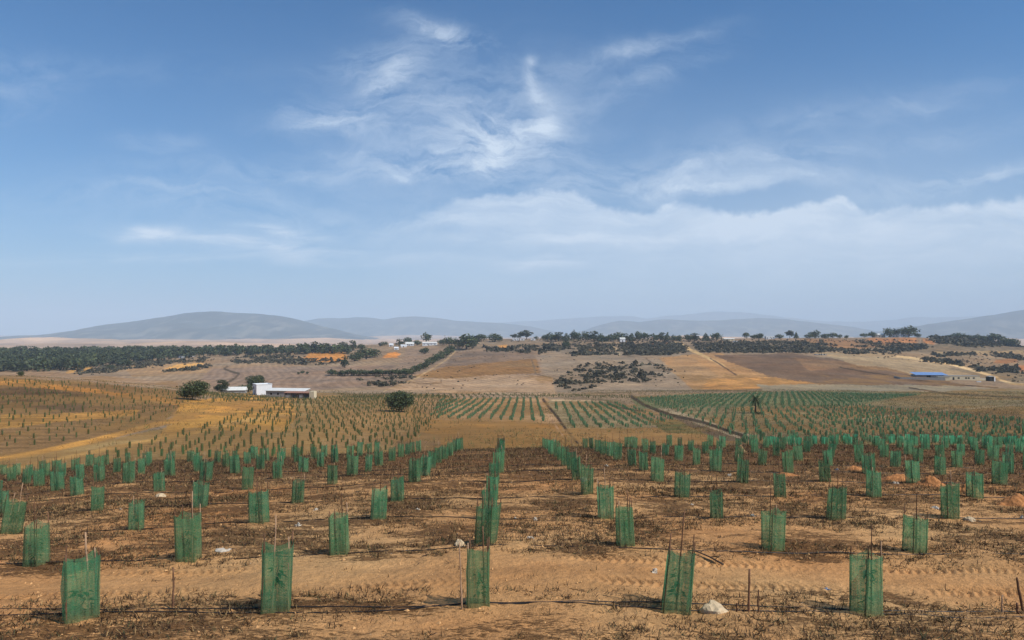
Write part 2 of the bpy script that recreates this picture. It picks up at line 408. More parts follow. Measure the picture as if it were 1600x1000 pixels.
# ------------------------------------------------------------------ ground sheet
K = 1.06   # sun-lit picture colour -> base colour
COVER = [  # (polygon in photo pixels, picture colour, edge softness, dead-litter amount)
 ([(-700,560),(350,553),(640,545),(640,612),(480,617),(280,612),(-700,600)], (146,122,100), 0),
 ([(190,570),(330,560),(330,582),(210,590)], (158,128,98), 0),
 ([(330,575),(620,570),(620,600),(450,612),(300,606)], (140,116,100), 0),
 ([(640,545),(845,542),(845,620),(600,620)], (142,118,100), 0),
 ([(840,540),(1060,540),(1075,612),(850,612)], (142,122,104), 0),
 ([(600,616),(690,576),(862,588),(872,620)], (164,134,108), 0),
 ([(646,590),(700,571),(770,566),(835,559),(842,582),(760,586),(700,592)], (136,102,66), 0),
 ([(705,549),(830,547),(834,559),(770,566),(695,573)], (126,104,88), 0),
 ([(1030,560),(1120,550),(1240,590),(1300,606),(1080,610),(1062,590)], (160,122,84), 0),
 ([(1105,592),(1200,589),(1310,601),(1290,607),(1095,609)], (184,132,78), 0),
 ([(1040,575),(1060,556),(1085,562),(1120,588),(1070,600)], (156,122,88), 0),
 ([(1110,555),(1230,552),(1330,566),(1420,580),(1520,604),(1300,605),(1200,588)], (110,86,68), 0),
 ([(1240,560),(1330,566),(1330,575),(1260,580)], (128,98,72), 0),
 ([(1255,549),(1390,553),(1480,570),(1545,596),(1430,587),(1330,568)], (156,132,104), 0),
 ([(1330,568),(1400,578),(1430,588),(1400,582),(1325,574)], (132,100,68), 0),
 ([(1400,545),(1700,535),(1700,600),(1560,590),(1480,568),(1400,557)], (140,116,92), 0),
 ([(1450,545),(1600,540),(1600,552),(1480,556)], (160,132,98), 0),
 ([(1560,562),(1592,560),(1590,568),(1555,568)], (152,104,66), 0),
 ([(1588,572),(1700,570),(1700,586),(1592,585)], (166,108,68), 0),
 ([(1480,575),(1700,588),(1700,600),(1570,598)], (130,110,86), 0),
 ([(1060,540),(1700,536),(1700,548),(1060,552)], (122,104,84), 0),
 ([(1255,530),(1400,531),(1440,541),(1330,545),(1240,537)], (140,104,72), 0),
 ([(1355,529),(1400,529),(1398,538),(1362,538)], (166,112,72), 0),
 ([(1402,528),(1432,527),(1434,535),(1404,536)], (168,114,72), 0),
 ([(1440,529),(1458,530),(1462,539),(1446,536)], (166,112,70), 0),
 ([(1018,536),(1048,535),(1050,541),(1022,542)], (190,124,72), 0),
 ([(914,549),(928,540),(934,542),(922,551)], (192,130,72), 0),
 ([(780,539),(792,538),(792,546),(783,548)], (200,140,72), 0),
 ([(597,558),(607,551),(620,550),(630,553),(620,559)], (205,134,66), 0),
 ([(468,562),(482,551),(535,546),(541,560),(530,566)], (196,132,68), 0),
 ([(252,577),(280,569),(318,567),(312,574),(280,579)], (206,156,92), 0),
 ([(112,575),(150,570),(140,580),(100,584)], (196,146,86), 0),
 ([(-300,578),(60,580),(130,585),(280,598),(280,606),(0,590),(-300,590)], (152,122,96), 0),
 # fields in the valley
 ([(-700,582),(0,589),(140,598),(290,612),(310,628),(240,664),(150,692),(0,716),(-700,740)], (128,98,66), .25),
 ([(-700,600),(40,600),(150,620),(120,650),(0,660),(-700,660)], (112,88,64), .3),
 ([(-700,584),(0,590),(60,596),(140,608),(280,624),(292,634),(200,622),(100,609),(0,602),(-700,600)], (182,126,66), 0),
 ([(0,648),(120,645),(220,640),(210,650),(60,662),(0,670)], (164,120,66), 0),
 ([(280,611),(545,614),(700,618),(760,640),(660,700),(400,735),(-50,745),(-50,730),(300,660),(400,630)], (148,120,80), .25),
 ([(290,625),(400,618),(455,626),(465,650),(440,676),(300,668),(240,690)], (182,134,70), .1),
 ([(545,640),(690,622),(700,630),(640,690),(500,705)], (146,116,80), .3),
 ([(520,614),(700,617),(700,624),(560,640)], (128,110,74), .3),
 ([(640,622),(855,620),(880,662),(664,656)], (156,122,90), .12),
 ([(664,655),(878,661),(905,712),(640,712)], (146,106,58), .12),
 ([(630,672),(690,680),(690,712),(600,712)], (128,100,70), .3),
 ([(855,625),(965,626),(1065,655),(1005,670),(884,670)], (132,114,86), .25),
 ([(884,669),(1005,669),(1120,668),(1180,676),(1180,712),(900,712)], (142,106,66), .2),
 ([(950,632),(1000,629),(1020,642),(1070,655),(1000,655),(960,640)], (138,112,88), .1),
 ([(1008,656),(1085,655),(1100,668),(1150,680),(1040,676)], (92,88,54), .4),
 ([(990,620),(1010,622),(1180,672),(1240,700),(1150,700),(1060,655)], (104,84,66), .4),
 ([(1020,634),(1040,636),(1175,674),(1240,702),(1210,702),(1120,672)], (150,130,106), .1),
 ([(985,619),(1250,610),(1470,606),(1800,612),(1800,712),(1190,712),(1175,680),(1010,625)], (128,110,80), .4),
 ([(1190,611),(1450,614),(1330,634),(1000,638),(990,622)], (108,108,78), .4),
 ([(1180,601),(1480,602),(1560,608),(1440,612),(1190,611)], (140,126,106), .1),
 ([(1340,640),(1600,640),(1600,670),(1400,650)], (112,92,66), .5),
 ([(1140,636),(1180,634),(1180,641),(1145,641)], (150,118,80), .1),
]
LINES = [  # roads, tracks, ditches
 ([(1402,557),(1440,561),(1490,570),(1530,581),(1556,589),(1566,595),(1585,600),(1680,606)], 1.9, (205,172,130)),
 ([(1054,536),(1068,540),(1078,547),(1092,553),(1108,561),(1130,572)], 2.2, (190,156,112)),
 ([(958,541),(966,548),(968,555)], 1.4, (176,152,120)),
 ([(1108,560),(1128,572),(1150,586)], 1.1, (92,70,54)),
 ([(848,624),(858,636),(872,652),(890,676),(902,692)], 2.2, (58,44,34)),
 ([(842,626),(852,640),(864,656),(880,680)], 1.6, (160,126,98)),
 ([(862,625),(920,626),(950,628)], 1.2, (172,146,118)),
 ([(950,630),(957,635),(1000,642)], 1.2, (70,58,46)),
 ([(988,619),(1006,632),(1040,646),(1100,660),(1160,680),(1200,700)], 2.6, (66,54,42)),
 ([(-60,728),(60,707),(140,690),(240,664),(300,650),(340,641),(400,630),(460,622)], 4.0, (198,142,74)),
 ([(-60,742),(60,724),(190,697),(300,676),(380,657),(440,650)], 3.2, (190,146,88)),
 ([(1340,656),(1420,646),(1520,638),(1600,632)], 1.0, (150,130,104)),
 ([(1420,606),(1490,616),(1620,622)], 1.1, (70,56,42)),
 ([(1310,574),(1420,592),(1480,600),(1560,606)], 1.0, (72,56,42)),
 ([(352,600),(366,592),(374,584),(350,576),(356,572)], 1.6, (84,70,54)),
 ([(640,596),(660,600),(690,598)], 0.8, (120,96,74)),
 ([(860,590),(836,584),(834,575),(830,562)], 0.9, (110,92,74)),
 ([(600,612),(655,590),(700,560),(712,548)], 1.0, (176,146,112)),
 ([(1010,560),(1030,574),(1046,582)], 0.9, (96,76,58)),
 ([(450,620),(520,616),(640,614),(850,618),(1000,612),(1190,609)], 0.9, (118,100,78)),
]
SCRUB = {  # dark evergreen scrub on the far slope
 's1': ([(868,600),(885,583),(905,572),(960,567),(1035,570),(1048,580),(1030,590),(1000,600),(950,598),(900,612),(880,608)], 420),
 's2': ([(796,541),(870,536),(962,536),(966,553),(905,556),(870,548),(800,550)], 650),
 's3': ([(966,537),(1010,535),(1062,536),(1072,550),(1040,555),(980,556)], 800),
 's4': ([(1080,536),(1180,533),(1290,536),(1312,549),(1250,551),(1100,551)], 1000),
 's5': ([(366,558),(440,555),(500,562),(545,565),(500,570),(440,568),(370,568)], 420),
 's6': ([(560,592),(600,588),(650,589),(640,598),(600,604),(570,600)], 130),
 's7': ([(1340,533),(1380,536),(1440,537),(1470,542),(1420,548),(1400,552),(1385,546),(1340,542)], 330),
 's8': ([(1310,546),(1400,548),(1405,553),(1320,552)], 150),
 's9': ([(1455,527),(1520,525),(1580,528),(1596,539),(1560,541),(1510,542),(1470,537)], 600),
 's10': ([(1455,553),(1520,552),(1530,556),(1470,557)], 90),
 's11': ([(1440,560),(1480,562),(1510,572),(1490,570),(1450,565)], 90),
 's12': ([(1520,571),(1545,575),(1555,580),(1530,579)], 80),
 's13': ([(1562,574),(1590,571),(1592,583),(1560,582)], 120),
 's14': ([(1540,551),(1575,553),(1600,560),(1600,564),(1560,558)], 80),
 's15': ([(100,583),(150,577),(190,566),(330,558),(330,564),(240,572),(180,580),(130,586)], 330),
 's16': ([(256,579),(300,576),(320,570),(326,572),(300,580),(260,582)], 90),
 's17': ([(742,542),(790,547),(850,550),(840,553),(760,548)], 140),
}

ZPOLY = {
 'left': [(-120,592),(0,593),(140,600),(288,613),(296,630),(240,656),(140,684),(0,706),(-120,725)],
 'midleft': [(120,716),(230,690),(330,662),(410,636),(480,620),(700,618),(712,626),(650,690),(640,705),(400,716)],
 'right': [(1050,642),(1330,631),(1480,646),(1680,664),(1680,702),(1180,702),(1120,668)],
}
def cover_colors(x, y, z):
    Y = np.maximum(y, 3.0)
    u = 800 + F * x / Y; v = HV - F * z / Y
    front = y > 3.5
    jit = np.random.default_rng(77)
    ju = jit.normal(0, 1.3, len(x)); jv = jit.normal(0, .5, len(x))
    wu = u + ju + 7.0 * fbm(x / (Y * 0.03 + 1), y / (Y * 0.06 + 1), 40, 3)
    wv = v + jv + 2.0 * fbm(x / (Y * 0.03 + 1), y / (Y * 0.06 + 1), 60, 3)
    c = np.empty((len(x), 3)); c[:] = lin(138, 116, 96)
    lit = np.zeros(len(x))
    far = (Y > 58) & (Y < 1450) & front
    for poly, col, l in COVER:
        mk = far & in_poly(wu, wv, poly)
        c[mk] = lin(*col); lit[mk] = l
    for nm, (poly, n) in SCRUB.items():
        mk = far & in_poly(wu, wv, poly)
        c[mk] = c[mk] * 0.75 + np.array(lin(92, 80, 62)) * 0.25
    for pts, w, col in LINES:
        d = line_dist(wu * 0.4 + u * 0.6, wv * 0.3 + v * 0.7, pts, 1.0)
        f = (1 - sstep(w * 0.6, w * 1.25, d)) * far * (Y > 62)
        c = c * (1 - f[:, None]) + np.array(lin(*col)) * f[:, None]
    mott = 1 + .30 * fbm(x / 9, y / 16, 44, 4) + .22 * fbm(x / 60, y / 45, 47, 4) + .10 * jit.normal(0, 1, len(x))
    warm = fbm(x / 30, y / 40, 49, 3)[:, None]
    c = np.where(far[:, None], c * np.clip(mott, .5, 1.6)[:, None] * (1 + warm * np.array((.10, 0, -.12))), c)
    hill = far & (v < 613) & (Y > 430)
    sx_ = x + .35 * y + 14 * fbm(x / 160, y / 160, 57, 2)
    fur = np.sin(sx_ / 7.0 * 6.283) * .10 + np.sin((y - .2 * x) / 11.0 * 6.283) * .05
    c = np.where(hill[:, None], c * (1 + fur * (.5 + vnoise(x / 50, y / 50, 58)))[:, None], c)
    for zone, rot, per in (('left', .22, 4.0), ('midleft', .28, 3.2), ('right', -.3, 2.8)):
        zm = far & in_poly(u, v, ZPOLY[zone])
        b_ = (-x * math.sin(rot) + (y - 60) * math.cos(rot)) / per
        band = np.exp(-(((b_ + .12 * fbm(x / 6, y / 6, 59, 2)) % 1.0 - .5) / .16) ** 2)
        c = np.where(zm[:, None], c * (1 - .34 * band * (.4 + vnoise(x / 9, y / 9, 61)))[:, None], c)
    orange = far & (c[:, 0] > 2.6 * c[:, 2]) & (v > 586)
    patch = sstep(-.25, .4, fbm(x / 11, y / 20, 52, 4) + .5 * fbm(x / 3, y / 6, 53, 2))
    mx_ = (orange * .7 * (1 - patch))[:, None]
    c = c * (1 - mx_) + np.array(lin(136, 104, 64)) * mx_
    c = np.where(far[:, None], c * np.array((1.05, 1.0, .84)), c)
    # foreground plot: bare sandy soil, weed litter thickening away from the camera
    near = 1 - sstep(56, 66, Y)
    sand = np.array(lin(200, 155, 104)); red = np.array(lin(186, 124, 72)); dk = np.array(lin(128, 88, 54))
    n = fbm(x / 5, y / 4, 70, 4)[:, None]; n2 = fbm(x / 1.6, y / 1.1, 77, 3)
    fg = sand * (0.5 + 0.5 * (n < 2)) 
    fg = sand + (red - sand) * np.clip(0.35 + n * 0.7, 0, 1)
    fw = sstep(24, 52, Y)[:, None]
    fg = fg * (1 - 0.5 * fw) + dk * 0.5 * fw
    track = np.exp(-((Y - 14.0 - 0.15 * np.sin(x / 4)) / 0.85) ** 2)
    lt = 0.52 + 0.38 * sstep(17, 46, Y) + 0.42 * n2 - 0.75 * track
    lt = np.where(Y < 11.0, 0.55 + 0.2 * n2, lt)
    nn = near[:, None]
    c = c * (1 - nn) + fg * nn
    lit = lit * (1 - near) + np.clip(lt, 0.02, 1) * near
    farp = sstep(1450, 2300, Y)[:, None]
    pl = fbm(x / 420, y / 700, 90, 4)[:, None]
    pl = pl + .6 * fbm(x / 130, y / 300, 91, 3)[:, None]
    plain = np.array(lin(186, 150, 116)) * np.clip(1 + 0.75 * pl, .25, 1.9)
    c = c * (1 - farp) + plain * farp
    back = (~front)
    c[back] = sand; lit[back] = 0.5
    return np.concatenate([np.clip(c * K, 0.01, 0.9), np.clip(lit, 0, 1)[:, None]], axis=1)

def tread(x, y):
    """tyre lugs pressed into the soft sand of the headland track"""
    z = np.zeros_like(x)
    for yc, ph in ((13.3, 0.0), (14.75, 1.3)):
        cy = yc + 0.12 * np.sin(x / 5.0 + ph)
        d = (y - cy) / 0.26
        w = np.exp(-d ** 4)
        lug = np.sin(2 * math.pi * (x + 0.5 * np.abs(d) * 0.26) / 0.17 + ph)
        keep = sstep(-0.4, 0.25, fbm(x / 2.2, y / 3.0, 101, 2))
        z += w * keep * (0.024 * np.clip(lug * 1.3 + .5 * vnoise(x / .11, y / .09, 5) - .25, -1, 1) - 0.024)
    return z

def build_ground():
    th_in = np.radians(np.linspace(-40, 40, 860))
    th_out = np.radians(np.concatenate([np.linspace(42, 180, 40), np.linspace(-180, -42, 40)[1:]]))
    th = np.sort(np.concatenate([th_in, th_out]))
    th = th[th < math.pi - 1e-6] if th[-1] > math.pi - 1e-6 else th
    r = np.concatenate([np.geomspace(0.6, 8, 16)[:-1], np.geomspace(8, 62, 700)[:-1], np.geomspace(62, 1420, 520)[:-1], np.geomspace(1420, 38000, 110)])
    R, T = np.meshgrid(r, th, indexing='ij')
    x = (R * np.sin(T)).ravel(); y = (R * np.cos(T)).ravel()
    z = ground_z(x, y)
    z0 = ground_z(x, y, False)
    nearm = (y > 6) & (y < 70)
    xn, yn = x[nearm], y[nearm]
    fade = 1 - sstep(30, 62, yn)
    z[nearm] += tread(xn, yn) + fade * (0.026 * fbm(xn / 0.22, yn / 0.16, 33, 3) + 0.04 * np.maximum(fbm(xn / 0.5, yn / 0.35, 37, 2), 0))
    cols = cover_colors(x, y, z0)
    nr, nt = R.shape
    i = np.arange(nr - 1)[:, None]; j = np.arange(nt)[None, :]
    j2 = (j + 1) % nt
    q = np.stack([i * nt + j, i * nt + j2, (i + 1) * nt + j2, (i + 1) * nt + j], axis=-1).reshape(-1, 4)
    q = q[:, ::-1]
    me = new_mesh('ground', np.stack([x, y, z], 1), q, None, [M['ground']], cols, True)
    tag(link('ground', me), kind='structure')
build_ground()

# ------------------------------------------------------------------ far mountains
def mountain(name, prof, r0, depth, seed, col, bare, rough):
    us = np.arange(prof[0][0], prof[-1][0] + 1, 4.0)
    top = np.interp(us, [p[0] for p in prof], [p[1] for p in prof])
    n = 46
    t = np.linspace(-1, 1, n)
    U, Tt = np.meshgrid(us, t, indexing='ij')
    Y = r0 + depth * Tt
    X = (U - 800) / F * r0 + (U - 800) / F * depth * Tt * 0.6
    top = top + 1.3 * fbm(us / 26, us * 0 + seed, seed + 3, 4) * np.minimum(1, (530 - top) / 12).clip(0, 1)
    hgt = (HV - top) / F * r0 + 66
    nz = fbm(X / (depth * 0.34), Y / (depth * 0.5), seed, 5, 0.55)
    rid = 1 - np.abs(fbm(X / (depth * 0.22), Y / (depth * 0.5), seed + 20, 4))
    bell = np.clip(1 - np.abs(Tt) ** 1.25, 0, 1)
    z = -66 + hgt[:, None] * (bell * (1 + rough * nz * (1 - bell)) - 0.30 * (1 - rid) * np.sin(np.pi * np.clip(bell, 0, 1)))
    z += 6 * nz * bell
    z[:, 0] = -90; z[:, -1] = -90
    nu = len(us)
    i = np.arange(nu - 1)[:, None]; j = np.arange(n - 1)[None, :]
    q = np.stack([i*n+j, (i+1)*n+j, (i+1)*n+j+1, i*n+j+1], -1).reshape(-1, 4)
    pat = fbm(X / 110, Y / 260, seed + 50, 5, .6).ravel()
    f = sstep(0.12, 0.5, pat + (0.35 * (1 - bell)).ravel())[:, None]
    cols = np.array(col) * (1 - f) + np.array(bare) * f
    me = new_mesh(name, np.stack([X.ravel(), Y.ravel(), z.ravel()], 1), q, None, [M['mountain']], cols, True)
    tag(link(name, me), kind='structure')
DK = (0.045, 0.056, 0.05); BARE = (0.155, 0.142, 0.11)
mountain('mountain', [(-260,531),(-120,527),(0,528),(30,524),(70,523),(110,518),(150,510),(170,506),(205,503),(240,497),(262,494),(290,489),(330,486),(360,487),(400,489),(430,493),(460,498),(478,502),(505,510),(540,518),(580,527),(620,532)], 9500, 2200, 5, DK, BARE, .5)
mountain('mountain', [(430,520),(470,502),(495,497),(530,497),(555,495.5),(580,496.5),(600,499),(625,495),(650,494),(680,497),(710,501),(740,503),(780,505),(830,510),(880,520),(920,530)], 15000, 2600, 105, DK, BARE, .4)
mountain('mountain', [(880,526),(905,518),(930,510),(955,503),(970,501),(1000,503),(1025,500),(1050,499),(1090,501),(1130,500),(1180,497),(1230,499),(1270,503),(1310,508),(1350,514),(1400,524),(1450,531)], 13500, 2400, 205, DK, BARE, .4)
mountain('mountain', [(650,510),(700,501),(740,503),(790,503),(840,501),(900,497),(950,494),(980,493),(1010,497),(1060,492),(1100,488),(1125,486),(1160,488),(1210,493),(1260,500),(1330,503),(1400,499),(1420,496),(1450,495),(1480,496),(1530,493),(1600,500),(1700,520)], 23000, 3000, 305, DK, BARE, .3)
mountain('mountain', [(1330,530),(1400,512),(1440,508),(1480,502),(1520,497),(1560,490),(1600,483),(1660,474),(1730,470),(1820,478),(1900,500),(2000,530)], 10500, 2300, 405, DK, BARE, .5)

# ------------------------------------------------------------------ foliage helpers
def leaf_cloud(lobes, n, size, seed, col_a, col_b, flat=0.9, shell=0.55):
    """many small leaf-clump quads spread through the lobes' volume"""
    g = np.random.default_rng(seed)
    w = np.array([l[3] * l[4] * l[5] for l in lobes]) ** (2 / 3); w /= w.sum()
    k = g.choice(len(lobes), n, p=w)
    L = np.array(lobes)[k]
    d = g.normal(size=(n, 3)); d /= np.linalg.norm(d, axis=1)[:, None]
    rr = shell + (1 - shell) * g.random(n) ** 0.6
    rr *= 1 + 0.12 * g.normal(size=n)
    P = L[:, :3] + d * rr[:, None] * L[:, 3:6]
    P[:, 2] = np.maximum(P[:, 2], 0.02)
    nrm = d * 0.9 + g.normal(size=(n, 3)) * 0.75
    nrm /= np.linalg.norm(nrm, axis=1)[:, None]
    a = np.cross(nrm, g.normal(size=(n, 3))); a /= np.linalg.norm(a, axis=1)[:, None]
    b = np.cross(nrm, a)
    s = size * (0.6 + 0.8 * g.random(n))[:, None]
    V = np.empty((n, 4, 3))
    V[:, 0] = P - a * s; V[:, 1] = P - b * s * flat * 0.7; V[:, 2] = P + a * s; V[:, 3] = P + b * s * flat * 0.7
    q = np.arange(n * 4).reshape(n, 4)
    t = np.clip(0.5 + 0.35 * g.normal(size=n), 0, 1)[:, None]
    c = np.array(col_a) * (1 - t) + np.array(col_b) * t
    return V.reshape(-1, 3), q, np.repeat(c, 4, axis=0)

def trunk_mb(h, r, limbs, seed):
    g = random.Random(seed); b = MB()
    x = y = 0; pts = []
    for i in range(5):
        pts.append((x, y, h * i / 4)); x += g.uniform(-.04, .04) * h; y += g.uniform(-.04, .04) * h
    b.tube(pts, [r * 1.25, r, r * .85, r * .7, r * .45], 7)
    for k in range(limbs):
        a = 2 * math.pi * k / limbs + g.uniform(-.4, .4); z0 = h * g.uniform(.5, .85)
        dx, dy = math.cos(a), math.sin(a); ln = h * g.uniform(.35, .6)
        p0 = Vector(pts[2]).lerp(Vector(pts[3]), .5); p0.z = z0
        b.tube([p0, p0 + Vector((dx*ln*.5, dy*ln*.5, ln*.45)), p0 + Vector((dx*ln, dy*ln, ln*.8))], [r*.5, r*.35, r*.15], 5)
    return b
GA = (0.034, 0.048, 0.020); GB = (0.120, 0.140, 0.058)
OA = (0.040, 0.048, 0.024); OB = (0.085, 0.095, 0.050)

def lobes_round(seed, n, cz, rx, rz, sub):
    g = random.Random(seed); out = []
    for i in range(n):
        a = g.uniform(0, 6.283); e = g.uniform(-.8, 1); rad = g.uniform(.35, .75)
        ce = math.sqrt(max(0, 1 - e * e))
        out.append((math.cos(a)*ce*rx*rad, math.sin(a)*ce*rx*rad, cz + e*rz*rad, rx*sub*g.uniform(.75, 1.2), rx*sub*g.uniform(.75, 1.2), rz*sub*g.uniform(.75, 1.15)))
    return out

PROTO = {}
def make_proto(kind, seed, n=420, dense=1.0):
    """unit trees: crown about 1 m wide and the whole tree 1 m tall"""
    if kind == 'bush':
        lb = lobes_round(seed, 9, .48, .42, .40, .5) + [(0, 0, .42, .40, .40, .40)]
        V, q, c = leaf_cloud(lb, int(n * dense), .055 / dense ** .5, seed, GA, GB)
        tk = trunk_mb(.3, .035, 3, seed)
    elif kind == 'round':
        lb = lobes_round(seed, 9, .50, .38, .36, .52) + [(0, 0, .40, .42, .42, .34)]
        V, q, c = leaf_cloud(lb, int(n * dense), .055 / dense ** .5, seed, GA, GB)
        tk = trunk_mb(.55, .04, 4, seed)
    elif kind == 'tall':
        lb = lobes_round(seed, 8, .55, .38, .40, .45) + [(0, 0, .35, .36, .36, .28), (0, 0, .85, .25, .25, .15)]
        V, q, c = leaf_cloud(lb, int(n * dense), .055 / dense ** .5, seed, GA, OB)
        tk = trunk_mb(.6, .035, 4, seed)
    elif kind == 'conifer':
        lb = [(0, 0, .14 + .09 * i, .46 - .045 * i, .46 - .045 * i, .10) for i in range(9)]
        V, q, c = leaf_cloud(lb, int(n * dense), .055 / dense ** .5, seed, GA, GB)
        tk = trunk_mb(.5, .03, 2, seed)
    elif kind == 'airy':
        lb = lobes_round(seed, 10, .52, .42, .38, .38)
        V, q, c = leaf_cloud(lb, int(n * dense), .05 / dense ** .5, seed, OA, OB, shell=.3)
        tk = trunk_mb(.72, .03, 6, seed)
    ex = np.percentile(np.abs(V[:, :2]), 96) * 2; V[:, :2] /= ex; V[:, 2] *= 1 / np.percentile(V[:, 2], 98)
    return (new_mesh('crown', V, q, None, [M['foliage']], c), tk.mesh('trunk', [M['bark']]))
for kd in ('bush', 'round', 'tall', 'conifer', 'airy'):
    PROTO[kd] = [make_proto(kd, 11 * i + len(kd), 520) for i in range(3)]
    PROTO[kd + '_fine'] = [make_proto(kd, 11 * i + len(kd), 900, 4.0) for i in range(2)]
PROTO_ROOT = {}
TREE_I = [0]
def plant(name, u, v, wpx, hpx, kind, label, cat, group=None, ymin=100, ymax=1400, fine=False, sink=0.0):
    x, Y, z = at(u, v, ymin, ymax)
    w = wpx * 1.18 / F * Y; h = hpx / F * Y
    if kind == 'round' and TREE_I[0] % 3: kind = 'bush'
    TREE_I[0] += 1
    crown, trunk = PROTO[kind + ('_fine' if fine else '')][TREE_I[0] % (2 if fine else 3)]
    r = empty(name, (x, Y, z - sink), random.uniform(0, 6.28)); r.scale = (w, w, h)
    link('trunk', trunk, r); link('crown', crown, r)
    tag(r, label, cat, group)
    return r

# single trees and shrubs of the valley and the slopes
plant('olive_tree', 623, 643.5, 33, 30, 'bush', 'large round dark bushy tree standing alone among the guards in the valley', 'tree', ymin=120, fine=True)
plant('olive_tree', 301, 625, 30, 28, 'round', 'dark domed tree on the left slope just left of the white farmhouse', 'tree', ymin=120, fine=True)
plant('shade_tree', 400, 607, 21, 19, 'bush', 'dark green tree directly behind the tall white farmhouse block', 'tree', ymin=300, fine=True)
plant('shade_tree', 346, 613, 15, 19, 'tall', 'dark tree at the left end of the pale low-roofed shed', 'tree', ymin=250, fine=True)
plant('shrub', 376, 612, 18, 10, 'bush', 'low dark shrub between the pale shed and the white farmhouse', 'shrub', ymin=280)
plant('shrub', 388, 612, 12, 11, 'bush', 'dark shrub against the left wall of the white farmhouse', 'shrub', ymin=280)
plant('shrub', 482, 615, 12, 5, 'bush', 'low brownish shrub behind the right end of the farm sheds', 'shrub', ymin=300)
plant('shrub', 33, 588, 8, 8, 'bush', 'small dark shrub on the skyline of the left field', 'shrub', ymin=200)
plant('shrub', 195, 572, 15, 10, 'bush', 'dark shrub below the left wood on the edge of the brown field', 'shrub', ymin=300)
plant('shrub', 172, 576, 10, 6, 'bush', 'smaller grey-green shrub left of the dark one below the wood', 'shrub', ymin=300)
plant('shrub', 466, 585, 4, 4, 'bush', 'leftmost of three tiny shrubs in the bare field above the farm sheds', 'shrub', ymin=300)
plant('shrub', 472, 584, 5, 5, 'bush', 'middle of three tiny shrubs in the bare field above the farm sheds', 'shrub', ymin=300)
plant('shrub', 480, 584.5, 4, 4, 'bush', 'rightmost of three tiny shrubs in the bare field above the farm sheds', 'shrub', ymin=300)
plant('field_tree', 539, 574, 11, 18, 'tall', 'upright dark tree alone below the small orange striped plot', 'tree', ymin=400)
plant('field_tree', 554, 565, 18, 13, 'round', 'grey-green bushy tree right of the orange striped plot', 'tree', ymin=400)
plant('field_tree', 572, 562, 22, 17, 'bush', 'broad dark tree between the orange striped plot and the orange bank', 'tree', ymin=400)
plant('field_tree', 586, 558, 16, 12, 'round', 'dark tree touching the left side of the bare orange bank', 'tree', ymin=400)
plant('field_tree', 663, 552, 12, 9, 'round', 'small reddish-brown tree in the field right of the orange bank', 'tree', ymin=500)
k = 0
for u, v, w, h in ((477,553,11,15),(492,552,14,17),(508,551,14,14),(523,550,10,12),(536,549,16,14),(551,548,10,16),(564,548,10,10)):
    k += 1
    plant('wood_edge_tree', u, v, w, h, ('tall','round','tall')[k % 3], '%s of the separate dark trees standing above the orange striped plot' % ('leftmost','second from left','third from left','middle one','third from right','second from right','rightmost')[k - 1] if k != 4 else 'fourth from left of the separate dark trees above the orange striped plot', 'tree', 'trees above the striped plot', 400)
